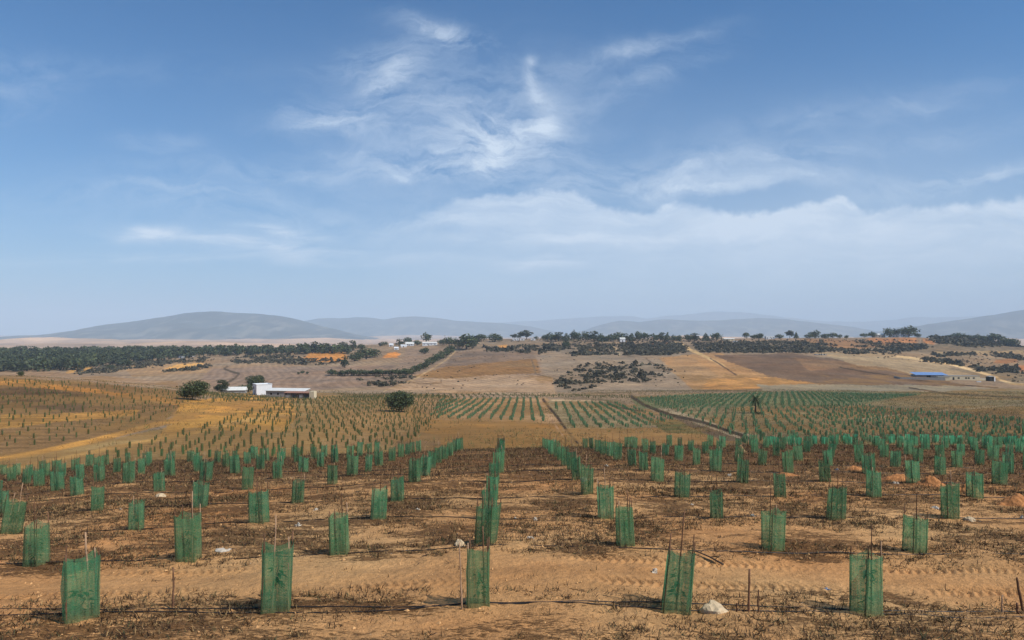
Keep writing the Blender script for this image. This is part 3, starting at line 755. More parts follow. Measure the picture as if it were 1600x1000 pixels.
for u, v, w, h, kd, lb in (
 (624,542,10,11,'tall','ragged dark tree left of the white tents on the left skyline'),
 (637,538,11,10,'round','small round dark tree above the white tents on the skyline'),
 (652,540,11,8,'bush','low dark tree between the two white houses on the left skyline'),
 (665.5,534,12.5,14,'bush','tall egg-shaped dark tree rising alone above the white house row'),
 (595,541,5,6,'tall','tiny tree left of the white tents on the skyline'),
 (601,540,8,6,'bush','small low tree just left of the white tents'),
 (692,540,13,9,'bush','leftmost low tree of the clump at the top of the hedge'),
 (706,541,16,13,'round','dark tree left of the tallest in the clump above the hedge'),
 (729,546,25,23,'round','largest bushy tree of the clump above the top of the hedge'),
 (717,545,13,13,'tall','narrow tree wedged between two larger ones above the hedge'),
 (739,544,10,14,'bush','grey-green tree on the right flank of the clump above the hedge'),
 (752,534,15,11,'round','first of two separate round trees right of the hedge-top clump'),
 (746,533,8,7,'bush','small tree touching the left of the first separate round tree'),
 (773,534,17,12,'bush','second, denser of two separate round trees right of the hedge-top clump'),
 (781,534,8,8,'bush','small tree touching the right of the second separate round tree'),
 (804,530,9,8,'airy','thin tree left of the white houses on the middle skyline'),
 (811,529,6,9,'tall','slim dark tree among the white houses on the middle skyline'),
 (823,531,17,14,'airy','broad open-crowned tree right of the white middle skyline houses'),
 (838,531,6,5,'bush','tiny bush right of the open-crowned tree by the white houses'),
 (884,544,10,11,'bush','single dark bush standing in front of the long skyline grove'),
 (1166,529,8,9,'round','small dark tree at the left of the group beside the pale bank'),
 (1178,530,8,7,'bush','low tree in the middle of the group beside the pale bank'),
 (1186,530,11,9,'round','right-hand tree of the group beside the pale bank'),
 (1218,529,10,7,'bush','low bush right of the small white skyline house'),
 (1234,528,12,12,'airy','feathery tree right of the small white skyline house'),
 (1244,529,6,9,'conifer','slim pointed tree right of the feathery skyline tree'),
 (1264,530,11,7,'bush','low dark tree left of the round one near the orange cutting'),
 (1274,529,13,12,'round','round dark tree above the long orange cutting'),
 (1289,529,11,7,'bush','low dark tree right of the round one above the orange cutting'),
 (1301,528,11,8,'bush','spreading dark tree at the right of the row above the orange cutting'),
 (1312,529,7,6,'bush','small bush ending the row above the orange cutting'),
 (1322,529,5,5,'bush','tiny bush alone right of the row above the orange cutting'),
 (1351,525,11,6,'bush','low dark tree left of the long grey house on the right skyline'),
 (1363,525,11,8,'round','rounder dark tree by the long grey house on the right skyline'),
 (1390,524,12,14,'bush','dark oval tree left of the two white blocks on the right skyline'),
 (1401,524,10,12,'airy','open-crowned tree between the oval and the broad one'),
 (1420,524,23,16,'round','broad dark tree behind the white blocks on the right skyline'),
 (1434,524,8,6,'bush','small bush at the right foot of the broad dark skyline tree'),
 (1456,524,8,4,'bush','tiny low bush on the bare crest left of the right-hand thicket'),
 (1486,525,14,6,'bush','first low tree of the thicket on the right hilltop'),
 (1501,525,14,9,'round','domed tree second in the thicket on the right hilltop'),
 (1514,526,15,7,'bush','low tree third in the thicket on the right hilltop'),
 (1529,526,14,10,'round','dark tree left of the tallest in the right hilltop thicket'),
 (1541,527,14,9,'bush','dark rounded tree touching the tallest in the right hilltop thicket'),
 (1555,529,19,16,'round','tallest domed tree of the right hilltop thicket'),
 (1571,533,17,13,'bush','dark tree right of the tallest, where the hilltop falls away'),
 (1584,539,14,12,'bush','last dark tree at the right end of the hilltop'),
 ): plant('skyline_tree', u, v, w, h, kd, lb, 'tree', 'trees along the far skyline', 500, 1340)
ORD = ['first','second','third','fourth','fifth','sixth','seventh','eighth','ninth','tenth','eleventh','twelfth','thirteenth','fourteenth','fifteenth','sixteenth','seventeenth','eighteenth','nineteenth','twentieth','twenty-first','twenty-second','twenty-third','twenty-fourth','twenty-fifth','twenty-sixth','twenty-seventh','twenty-eighth','twenty-ninth','thirtieth']
def nth(n): return ORD[n] if n < len(ORD) else '%dth' % (n + 1)
grove = [(852,9,10),(861,15,13),(873,14,14),(885,13,12),(896,8,16),(904,12,13),(915,9,15),(928,17,16),(939,14,11),(948,10,8),(956,13,11),(966,15,13),(976,13,12),(987,11,11),(998,10,14),(1008,11,12),(1022,14,11),(1035,10,13),(1043,8,13),(1053,10,9),(1061,7,9),(1076,13,10),(1085,14,12),(1103,11,11),(1119,14,12)]
for i, (u, w, h) in enumerate(grove):
    plant('grove_tree', u, 534 if u < 960 else 533, w, h, ('round','bush','tall','conifer','round')[i % 5], 'dark tree in the long skyline grove, %s from its left end' % nth(i), 'tree', 'trees of the long skyline grove', 500, 1330)
hedge = [(519,587,15,9),(531,587,10,6),(538,587,13,9),(549,587,15,10),(561,587,16,9),(573,587,12,8),(585,587,17,9),(598,587,16,9),(611,587,16,9),(623,587,15,9),(635,587,16,10),(645,585,14,10),(654,580,13,10),(662,576,14,10),(672,571,14,10),(680,566,13,10),(687,562,14,10),(694,558,14,10),(700,554,13,10),(704,549,12,9)]
for i, (u, v, w, h) in enumerate(hedge):
    plant('hedge_bush', u, v, w, h, 'bush', 'round dark bush of the bent field hedge, %s from its lower left end' % nth(i), 'bush', 'bushes of the bent field hedge', 400, 1250)

def palm():
    x, Y, z = at(1180, 646, 120)
    h = 31 / F * Y; r = empty('palm_tree', (x, Y, z))
    b = MB(); b.tube([(0,0,-.2),(.1,0,h*.3),(.05,.05,h*.55),(.15,0,h*.74)], [.30,.20,.18,.22], 8)
    link('trunk', b.mesh('trunk', [M['bark']], True), r)
    f = MB(); g = random.Random(3)
    for i in range(22):
        a = i * 2.4; el = g.uniform(-.45, 1.25); L = h * g.uniform(.40, .54)
        d = Vector((math.cos(a), math.sin(a), 0)); side = Vector((-d.y, d.x, 0))
        P = []
        for s in range(8):
            t = s / 7
            P.append(Vector((.12,0,h*.73)) + d * L * t * math.cos(el) * (1 - .15*t) + Vector((0,0, L*(t*math.sin(el) - .55*t*t))))
        for s in range(7):
            for sg in (-1, 1):
                for hk in range(2):
                    p = P[s].lerp(P[s+1], hk * .5); wl = .13 * L * math.sin(math.pi * min(.95, (s + .8) / 8)) + .16
                    tip = p + side * sg * wl + d * wl * .6 - Vector((0,0,wl*.35))
                    e = (P[s+1] - P[s]) * .3
                    f.add([tuple(p), tuple(p + e * 1.6), tuple(tip)], None, [(0,1,2)], c=(0.025 + .03*g.random(), .04 + .03*g.random(), .018))
    link('fronds', f.mesh('fronds', [M['foliage']], cols=True), r)
    tag(r, 'palm tree with shaggy fronds alone in the green field on the right', 'palm tree')
    plant('shrub', 1185, 648, 9, 4, 'bush', 'low dark shrub at the foot of the palm', 'shrub', ymin=120)
palm()

def scatter_clumps(name, spots, label, cat, colsA, colsB, quads=18, seed=1, mat_='foliage'):
    """one mesh of countless shrubs: each spot is (x, y, z, width, height)"""
    g = np.random.default_rng(seed); V = []; C = []; 
    for (x, y, z, w, h) in spots:
        n = quads
        d = g.normal(size=(n, 3)); d /= np.linalg.norm(d, axis=1)[:, None]; d[:, 2] = np.abs(d[:, 2])
        P = np.array((x, y, z)) + d * np.array((w / 2, w / 2, h)) * (.5 + .5 * g.random((n, 1)))
        nr = d + g.normal(size=(n, 3)) * .6; nr /= np.linalg.norm(nr, axis=1)[:, None]
        a = np.cross(nr, g.normal(size=(n, 3))); a /= np.linalg.norm(a, axis=1)[:, None]; b = np.cross(nr, a)
        s = (w + h) * .17 * (.6 + .8 * g.random((n, 1)))
        q = np.stack([P - a*s, P - b*s*.7, P + a*s, P + b*s*.7], 1)
        V.append(q.reshape(-1, 3))
        t = np.clip(g.random() + .25 * g.normal(size=(n, 1)), 0, 1)
        C.append(np.repeat(np.array(colsA) * (1 - t) + np.array(colsB) * t, 4, axis=0))
    V = np.concatenate(V); C = np.concatenate(C)
    me = new_mesh(name, V, np.arange(len(V)).reshape(-1, 4), None, [M[mat_]], C)
    return tag(link(name, me), label, cat, kind='stuff')

def sample_poly(poly, n, g):
    us = [p[0] for p in poly]; vs = [p[1] for p in poly]; out = []
    P = np.array(poly)
    while len(out) < n:
        u = g.uniform(min(us), max(us), 400); v = g.uniform(min(vs), max(vs), 400)
        m = in_poly(u, v, poly); out += list(zip(u[m], v[m]))
    return out[:n]
def scrub():
    g = np.random.default_rng(12); spots = []
    for nm, (poly, n) in SCRUB.items():
        for (u, v) in sample_poly(poly, int(n * 2.6), g):
            x, Y, z = at(u, v, 350, 1335)
            u += g.normal(0, 4); v += g.normal(0, .8); x, Y, z = at(u, v, 350, 1335)
            th_ = {'s1': .40, 's3': .28, 's4': .28, 's9': .2, 's6': .48}.get(nm, .38)
            if fbm(np.array([x / (8 if nm == 's1' else 13)]), np.array([Y / (20 if nm == 's1' else 34)]), 7, 3)[0] * .5 + .5 < th_ + .06: continue
            big = 1.7 if nm == 's9' else 1.0
            w = g.gamma(3, .75) * big * (.7 if nm in ('s1', 's6') else 1) + .7
            spots.append((x, Y, z - .2, w, w * g.uniform(.45, .75)))
    for (u, v) in sample_poly([(640,545),(1080,556),(1070,606),(840,600),(660,610),(600,600)], 160, g):
        x, Y, z = at(u, v, 350, 1335); w = g.uniform(.8, 2.0); spots.append((x, Y, z - .1, w, w * .5))
    for (u, v) in sample_poly([(1330,555),(1600,548),(1600,600),(1480,570)], 160, g):
        x, Y, z = at(u, v, 350, 1335); w = g.uniform(1, 2.6); spots.append((x, Y, z - .1, w, w * .5))
    for u in np.linspace(800, 1600, 240):
        x, Y, z = at(u + g.uniform(-2, 2), 531 + g.uniform(0, 3), 900, 1335); w = g.uniform(1.5, 4); spots.append((x, Y, z - .2, w, w * g.uniform(.4, .8)))
    scatter_clumps('hillside_scrub', spots, 'dark evergreen scrub covering patches of the far brown slope', 'scrub', (0.050, 0.045, 0.026), (0.125, 0.105, 0.060), 16, 3)
scrub()

def wood():
    g = np.random.default_rng(5); V = []; C = []; n0 = 0
    poly = [(-330,588),(0,582),(60,581),(130,577),(185,568),(260,562),(330,557),(440,555),(545,553),(545,549),(330,549),(-330,552)]
    pro = [PROTO['tall'][i][0] for i in range(3)] + [PROTO['round'][i][0] for i in range(2)]
    dat = []
    for me in pro:
        v = np.empty(len(me.vertices) * 3, np.float32); me.vertices.foreach_get('co', v)
        c = np.empty(len(me.vertices) * 4, np.float32); me.color_attributes['cover'].data.foreach_get('color', c)
        dat.append((v.reshape(-1, 4, 3), c.reshape(-1, 4, 4)[:, :, :3]))
    for (u, v) in sample_poly(poly, 2300, g):
        x, Y, z = at(u, v, 350, 1300)
        k = g.integers(len(dat)); dv, dc = dat[k]
        sel = g.choice(len(dv), 90, replace=False)
        h = g.uniform(7, 12.5); w = h * g.uniform(.6, 1.0); a = g.uniform(0, 6.28)
        q = dv[sel].copy(); ctr = q.mean(1, keepdims=True); q = ctr + (q - ctr) * 2.0
        R = np.array([[math.cos(a), -math.sin(a), 0], [math.sin(a), math.cos(a), 0], [0, 0, 1]])
        q = (q.reshape(-1, 3) * np.array((w, w, h))) @ R.T + np.array((x, Y, z - .3))
        V.append(q); C.append((dc[sel].reshape(-1, 3)) * g.uniform(.75, 1.25))
    V = np.concatenate(V); C = np.concatenate(C)
    me = new_mesh('wood', V, np.arange(len(V)).reshape(-1, 4), None, [M['foliage']], C)
    tag(link('wood', me), 'long dark wood stretching along the left skyline', 'wood', kind='stuff')
wood()

# ------------------------------------------------------------------ buildings
def building(name, label, u, v, parts, ymin, rz=0.0, cat='house', ymax=1340, group=None):
    """parts: list of (part name, material, boxes or prisms in metres, local x right, y away, z up)"""
    x, Y, z = at(u, v, ymin, ymax)
    r = empty(name, (x, Y, z), rz); tag(r, label, cat, group)
    for pn, m, shapes in parts:
        b = MB()
        for s in shapes:
            if s[0] == 'b': b.box(*s[1:])
            elif s[0] == 'g':      # gable roof: x0,x1,y0,y1,z0,z1 ridge along x
                _, x0, x1, y0, y1, z0, z1 = s; ym = (y0 + y1) / 2; t = .12
                b.add([(x0,y0,z0),(x1,y0,z0),(x1,ym,z1),(x0,ym,z1),(x0,y1,z0),(x1,y1,z0)], [(0,1,2,3),(3,2,5,4),(0,4,5,1)], [(0,3,4),(1,5,2)])
            elif s[0] == 'm':      # mono-pitch sheet
                _, x0, x1, y0, y1, za, zb = s
                b.add([(x0,y0,za),(x1,y0,za),(x1,y1,zb),(x0,y1,zb),(x0,y0,za+.15),(x1,y0,za+.15),(x1,y1,zb+.15),(x0,y1,zb+.15)], [(0,3,2,1),(4,5,6,7),(0,1,5,4),(1,2,6,5),(2,3,7,6),(3,0,4,7)])
        link(pn, b.mesh(pn, [M[m]]), r)
    return r
R_ = math.radians
building('farmhouse', 'tall white flat-roofed farmhouse block beside the long low barn', 413, 616.5, [
  ('wall', 'white', [('b',-3.6,3.6,0,7,-2,4.9)]), ('parapet', 'white', [('b',-3.72,3.72,-.12,.12,4.9,5.25),('b',-3.72,3.72,6.88,7.12,4.9,5.25),('b',-3.72,-3.48,.12,6.88,4.9,5.25),('b',3.48,3.72,.12,6.88,4.9,5.25)]),
  ('door', 'dark', [('b',-3.64,-3.55,2.4,3.3,0,2.3)]), ('window', 'dark', [('b',-3.64,-3.55,4.4,5.6,2.6,3.9)])], 250, R_(33))
building('barn', 'long low grey barn with a pale roof beside the white farmhouse', 447, 619.5, [
  ('wall', 'grey', [('b',-9.5,8.5,0,5,-2,2.7)]), ('roof', 'pale_roof', [('m',-9.8,8.8,-.4,5.4,2.72,3.5)]),
  ('window', 'dark', [('b',-7.4,-6.6,-.03,.05,1.0,1.9)]), ('window', 'dark', [('b',-4.2,-3.4,-.03,.05,1.0,1.9)]), ('door', 'dark', [('b',-.6,.8,-.03,.05,0,2.1)])], 250, R_(-10), 'barn')
building('open_shed', 'low open-fronted shed with dark bays and a cream end wall', 467, 621.5, [
  ('back_wall', 'grey', [('b',-6.3,5.9,2.6,2.9,-1,2.2)]), ('end_wall', 'cream', [('b',4.6,6.6,-.2,2.6,-1,2.9)]), ('roof', 'red_roof', [('m',-6.5,4.6,-.3,3.1,2.1,2.5)]),
  ('post', 'bark', [('b',-6.2,-5.9,-.1,.2,-1,2.1)]), ('post', 'bark', [('b',-3.4,-3.1,-.1,.2,-1,2.1)]), ('post', 'bark', [('b',-.8,-.5,-.1,.2,-1,2.1)]), ('post', 'bark', [('b',1.8,2.1,-.1,.2,-1,2.1)]),
  ('panel', 'grey', [('b',-5.9,-3.4,0,.1,-1,1.4)]), ('panel', 'grey', [('b',.1,1.7,0,.1,-1,1.6)])], 250, R_(-8), 'shed')
building('low_shed', 'low shed with a pale hipped sheet roof left of the white farmhouse', 365, 613, [
  ('wall', 'grey', [('b',-5.6,5.6,0,4,-2,1.3)]), ('roof', 'pale_roof', [('g',-6,6,-.4,4.4,1.32,3.0)])], 250, R_(6), 'shed')
# the blue roofed farm on the right slope
building('blue_roofed_barn', 'long barn with a bright blue sheet roof on the right slope', 1459, 591, [
  ('wall', 'grey', [('b',-12,11,4,17,-3,1.9)]), ('roof', 'blue', [('m',-12.6,11.6,3,18,1.95,3.5)]), ('door', 'dark', [('b',-4,-1,3.9,4.05,-.5,1.7)]), ('door', 'dark', [('b',5,8,3.9,4.05,-.5,1.7)])], 400, R_(-12), 'barn')
building('yard_wall', 'pale grey block wall round the yard before the blue-roofed barn', 1448, 593.5, [
  ('wall', 'grey', [('b',-19,13,0,.35,-3,1.8)]), ('wall', 'grey', [('b',-19,-18.65,.35,16,-3,1.8)])], 400, R_(-12), 'wall')
building('farm_store', 'cream block store at the right corner of the blue-roofed barn', 1475, 594.5, [
  ('wall', 'cream', [('b',-4,4,0,5,-3,2.9)]), ('roof', 'grey', [('b',-4.2,4.2,-.2,5.2,2.9,3.15)])], 400, R_(-8), 'store')
building('farm_row', 'long low cream building with small dark windows right of the blue roof', 1505, 594.5, [
  ('wall', 'cream', [('b',-11.5,12.5,0,6,-3,3.2)])] + [('window', 'dark', [('b',p,p+1.5,-.03,.06,.9,2.1)]) for p in (-4.2,1.4,3.4)] + [('door', 'dark', [('b',-8,-6.6,-.03,.06,-.4,2.2)]), ('roof', 'grey', [('b',-11.7,12.7,-.2,6.2,3.2,3.4)]), ('window', 'dark', [('b',7.2,8.7,-.03,.06,.9,2.1)])], 400, R_(-3), 'farm building')
building('field_wall', 'short low pale wall right of the long cream building', 1532, 595, [
  ('wall', 'cream', [('b',-6,6,0,.4,-2,1.2)]), ('coping', 'white', [('b',-6.1,6.1,-.05,.45,1.2,1.35)])], 400, 0, 'wall')
building('dark_shed', 'small dark shed with a white end beside the pale dirt road', 1551, 597, [
  ('wall', 'dark', [('b',-2.4,1.2,0,4,-2,3.4)]), ('end_wall', 'white', [('b',1.25,2.2,-.1,3.8,-2,3.0)]), ('roof', 'grey', [('m',-2.6,2.4,-.2,4.2,3.42,3.9)])], 400, R_(8), 'shed')
building('water_trough', 'small white trough in the field below the long cream building', 1530, 598, [
  ('basin', 'white', [('b',-1.4,1.4,0,1,-.5,.7)]), ('rim', 'white', [('b',-1.5,1.5,-.1,0,.6,.8)])], 400, 0, 'trough')
# white houses and tents on the skyline
def house(name, label, u, v, w, h, wallm='white', roofm=None, ymin=500, cat='house', d=8, rise=0, win=2, rz=0.0):
    x, Y, z = at(u, v, ymin, 1340); W = w / F * Y / 2; Hh = h / F * Y
    ps = [('wall', wallm, [('b',-W,W,0,d,-3,Hh)])]
    if roofm: ps.append(('roof', roofm, [('g',-W-.4,W+.4,-.4,d+.4,Hh+.02,Hh+rise)] if rise else [('b',-W-.2,W+.2,-.2,d+.2,Hh+.02,Hh+.3)]))
    for i in range(win):
        cx = -W + (i + .5) * 2 * W / win
        ps.append(('window', 'dark', [('b',cx-.6,cx+.6,-.04,.06,Hh*.35,Hh*.35+1.3)]))
    ps.append(('door', 'dark', [('b',-W*.1-.55,-W*.1+.55,-.04,.06,-.2,2.1)]))
    return building(name, label, u, v, ps, ymin, rz, cat, group='houses along the far skyline')
house('white_house', 'white house with a pale pitched roof left of the egg-shaped tree', 640, 541, 13, 3, 'white', 'pale_roof', rise=3)
house('white_house', 'long low white house right under the egg-shaped tree', 671, 540.5, 22, 4, 'white', 'pale_roof', rise=1.6, win=4)
house('white_house', 'small bright white house at the right end of the egg-tree row', 680, 538, 5, 4, 'white', None, win=1)
house('tent', 'white tent left of the houses on the left skyline, highest of its cluster', 611, 542, 6, 2.6, 'white', 'white', rise=2, win=0, d=5)
house('tent', 'white tent lowest of its cluster on the left skyline slope', 619, 547, 6, 2.6, 'white', 'white', rise=2, win=0, d=5)
house('tent', 'wide white tent between the low tent and the pitched house', 631, 543, 9, 2.6, 'white', 'white', rise=1.5, win=0, d=5, rz=.2)
house('white_house', 'white flat house left of the slim middle skyline tree', 806, 532, 10, 4, 'white', 'grey')
house('white_house', 'low white house right of the slim middle skyline tree', 816, 532, 7, 3, 'white', 'grey', win=1)
house('white_house', 'small white house at the foot of the open-crowned tree', 833, 532, 7, 3, 'white', 'grey', win=1)
house('village_house', 'pale house half hidden inside the long skyline grove', 946, 534, 9, 5, 'cream', 'pale_roof', rise=2)
house('village_house', 'pale gabled house peeping through the middle of the grove', 973, 534, 8, 5, 'white', 'pale_roof', rise=2, win=1)
house('village_house', 'small pale house in a gap toward the right of the grove', 1062, 533, 7, 4, 'cream', 'pale_roof', win=1)
house('village_house', 'pale low house right of the last round grove tree', 1140, 532, 16, 3, 'cream', 'pale_roof', rise=1.2)
house('village_house', 'white low shed on the crest above the dark right scrub', 1150, 534, 5, 2, 'white', None, win=0)
house('white_house', 'white flat-roofed house left of the feathery skyline tree', 1206, 529, 9, 4, 'white', None)
house('white_house', 'tiny white hut left of the flat-roofed skyline house', 1199, 530, 4, 5, 'white', None, win=1)
house('grey_house', 'long low grey house on the right skyline left of the oval tree', 1375, 524, 17, 4, 'grey', 'pale_roof', rise=2, win=3)
house('white_house', 'left-hand white block on the edge of the right skyline', 1397, 526.5, 9, 4, 'white', None, win=1)
house('white_house', 'right-hand white block on the edge of the right skyline', 1412, 526, 15, 4, 'white', 'grey', win=2)
house('village_house', 'small pale hut at the wood edge on the left hillside', 282, 560, 6, 3, 'white', 'pale_roof', win=1)
house('village_house', 'small pale shed at the wood edge right of the pale hut', 297, 558, 5, 2.4, 'white', 'pale_roof', win=0)
house('ruin', 'grey roofless ruin in the tan field below the dark right scrub', 1284, 555, 16, 1.6, 'grey', None, win=2, cat='ruin')
def pole(u, v, hpx, lb):
    x, Y, z = at(u, v, 400, 1340); h = hpx / F * Y
    r = empty('utility_pole', (x, Y, z)); b = MB(); b.tube([(0,0,-1),(0,0,h)], [.24,.16], 6); link('pole', b.mesh('pole', [M['pale_wood']]), r)
    b = MB(); b.box(-1.1,1.1,-.1,.1,h-.9,h-.7); link('crossarm', b.mesh('crossarm', [M['pale_wood']]), r)
    tag(r, lb, 'pole', 'utility poles on the far slopes')
pole(309, 557, 14, 'pale utility pole at the right edge of the left wood')
pole(695, 541, 17, 'utility pole beside the clump at the top of the hedge')

# ------------------------------------------------------------------ tree guards
GUARD = []
def guard_proto(seed):
    g = random.Random(seed); G = np.random.default_rng(seed)
    root = empty('tree_guard')
    s = .168 * g.uniform(.88, 1.15); H = g.uniform(.86, 1.0)
    cor = []
    for i, (a, b) in enumerate(((-1,-1),(1,-1),(1,1),(-1,1))):
        p0 = Vector((a*s*g.uniform(.9,1.1), b*s*g.uniform(.85,1.1), 0))
        p1 = p0 * g.uniform(.86, 1.16) + Vector((g.uniform(-.03,.03), g.uniform(-.03,.03), 1))
        cor.append((p0, p1))
    def cpos(i, z):
        p0, p1 = cor[i % 4]; return p0.lerp(p1, z)
    # netting wrapped round the four stakes
    n, kz = 14, 18
    fr = [g.uniform(2.0, 4.2) for _ in range(4)]
    V = []; Hs = [H + g.uniform(-.07, .04) for _ in range(4)]
    sag = [g.uniform(.01, .10) for _ in range(4)]; bow = [g.uniform(.005, .05) for _ in range(4)]
    for k in range(kz + 1):
        for i in range(4):
            for j in range(n):
                t = j / n
                top = Hs[i] * (1 - t) + Hs[(i+1) % 4] * t - sag[i] * math.sin(math.pi * t)
                z = top * k / kz
                p = cpos(i, z).lerp(cpos(i+1, z), t)
                out = Vector((p.x, p.y, 0)).normalized()
                nz = float(fbm(np.array([t * 3 + i * 5.0]), np.array([z * 2.2]), seed, 2)[0])
                off = .024 - bow[i] * math.sin(math.pi * t) * (0.6 + .6 * math.sin(z * 3 + i)) + .03 * nz * math.sin(math.pi * t)
                off += math.sin(math.pi * t) * (.009 * math.sin(t * fr[i] * 6.28 + z * 1.6 + i) + .006 * math.sin(z * 9 + t * 5 + i * 2))
                if k == 0: off += .02 * abs(nz)
                p = p + out * off; V.append((p.x, p.y, z + .005))
    N = 4 * n
    Q = [(k*N+j, k*N+(j+1)%N, (k+1)*N+(j+1)%N, (k+1)*N+j) for k in range(kz) for j in range(N)]
    net = link('net', new_mesh('net', V, Q, None, [M['net']], None, True), root); child(net, root)
    def stake(p0, p1, r, m='wood'):
        b = MB(); pts = []; rr = []
        for i in range(7):
            t = i / 6; p = p0.lerp(p1, t) + Vector((g.uniform(-.006,.006), g.uniform(-.006,.006), 0)); pts.append(p); rr.append(r * (1.1 - .35 * t) * g.uniform(.88, 1.1))
        b.tube(pts, rr, 6)
        child(link('stake', b.mesh('stake', [M[m]], True), root), root)
    for i in range(4):
        h = H + g.uniform(.02, .22)
        p0, p1 = cor[i]; d = p1 - p0
        stake(p0 - d * .06, p0 + d * h, g.uniform(.009, .014), 'wood' if g.random() < .75 else 'pale_wood')
    c = Vector((g.uniform(-.1,.1), g.uniform(-.12,.12), -.06))
    stake(c, c + Vector((g.uniform(-.08,.08), g.uniform(-.06,.06), g.uniform(1.3, 1.62))), .012, 'wood' if g.random() < .6 else 'pale_wood')
    # seedling
    b = MB(); hh = g.uniform(.45, .8); st = [(0,0,0)]
    for i in range(1, 6): st.append((g.uniform(-.03,.03), g.uniform(-.03,.03), hh*i/5))
    b.tube(st, [.009,.008,.007,.006,.005,.003], 5, m=1)
    for i in range(20):
        t = g.uniform(.25, 1); z = hh * t; a = g.uniform(0, 6.28); L = g.uniform(.08, .15); w = L * .25
        d = Vector((math.cos(a), math.sin(a), g.uniform(-.9, .3))).normalized(); sd = d.cross(Vector((0,0,1))).normalized(); p = Vector((0,0,z)) + d * .05
        q0 = p; q1 = p + d*L*.45 + sd*w + Vector((0,0,.01)); q2 = p + d*L - Vector((0,0,.02)); q3 = p + d*L*.45 - sd*w + Vector((0,0,.01))
        b.add([tuple(q) for q in (q0,q1,q2,q3)], [(0,1,2,3)], m=0)
    child(link('seedling', b.mesh('seedling', [M['leaf'], M['bark']]), root), root)
    return root

def guard_simple(seed, olive=False):
    """small far guard: net tube, corner stakes, tall stake and plant in one mesh"""
    g = random.Random(seed); b = MB(); s = .17 if not olive else .12
    a0 = [(-s,-s),(0,-s*.86),(s,-s),(s*.9,0),(s,s),(0,s*.88),(-s,s),(-s*.9,0)]
    V = []; H = g.uniform(.92, 1.02)
    for k in range(4):
        for (x, y) in a0:
            V.append((x*(1+g.uniform(-.1,.1)), y*(1+g.uniform(-.1,.1)), H*k/3 + (g.uniform(-.05,.03) if k == 3 else 0)))
    Q = [(k*8+j, k*8+(j+1)%8, (k+1)*8+(j+1)%8, (k+1)*8+j) for k in range(3) for j in range(8)]
    b.add(V, Q, m=0)
    for (x, y) in ((-s,-s),(s,-s),(s,s)):
        h = H + g.uniform(.0, .15); b.tube([(x*1.02,y*1.02,-.05),(x,y,h)], .012, 4, m=1, cap=False)
    b.tube([(0,0,-.05),(g.uniform(-.06,.06),0,g.uniform(1.15,1.5))], .013, 4, m=1, cap=False)
    for i in range(3):
        p = Vector((g.uniform(-.1,.1), g.uniform(-.1,.1), g.uniform(.3,.85))); r = .08
        b.add([(p.x-r,p.y,p.z),(p.x,p.y-r,p.z-.04),(p.x+r,p.y,p.z),(p.x,p.y+r,p.z+.04)], [(0,1,2,3)], m=2)
    return b

protos = [guard_proto(100 + i) for i in range(9)]
used = set()
def put_guard(i, x, y, rz, lean=(0, 0), sc=1.0):
    o = protos[i] if i not in used else copy_tree(protos[i])
    used.add(i)
    o.location = (x, y, gz(x, y) - .015); o.rotation_euler = (lean[0], lean[1], rz); o.scale = (sc, sc, sc)
    return o
gr = random.Random(41)
FRONT = {-2: 'wide green net guard with a tall crooked stake, leftmost of the front row', -1: 'front-row green guard with big leaves showing, second from the left',
         0: 'front-row green guard beside the loose pale stake, just left of centre', 1: 'flared green front-row guard with several dark stakes, left of the pale rock',
         2: 'rightmost green guard of the front row, beyond the pale rock and dark stakes'}
rows = [12.0, 15.75, 20.2, 24.0, 28.0, 31.8, 35.6, 39.2, 42.8, 46.2, 49.6, 53.0, 56.4]
def vis_u(x, y): return 800 + F * x / y
n_near = 0
SEEN = {1: {-3: (57, 882), -2: (296, 874), -1: (531, 863), 0: (758, 849), 1: (977, 851), 2: (1208, 857), 3: (1430, 863)},
        2: {-4: (17, 831), -3: (213, 825), -2: (406, 820), -1: (590, 813), 0: (766, 808), 1: (946, 807), 2: (1120, 808), 3: (1307, 810), 4: (1485, 808)},
        3: {-5: (2, 800), -4: (152, 797), -3: (312, 792), -2: (465, 786), -1: (622, 781), 0: (769, 779), 1: (917, 771), 2: (1066, 775), 3: (1219, 777), 4: (1365, 778), 5: (1522, 777)},
        4: {-5: (120, 773), -4: (250, 767), -3: (386, 763), -2: (519, 756), -1: (648, 755), 2: (1027, 751), 3: (1160, 754), 4: (1289, 753)}}
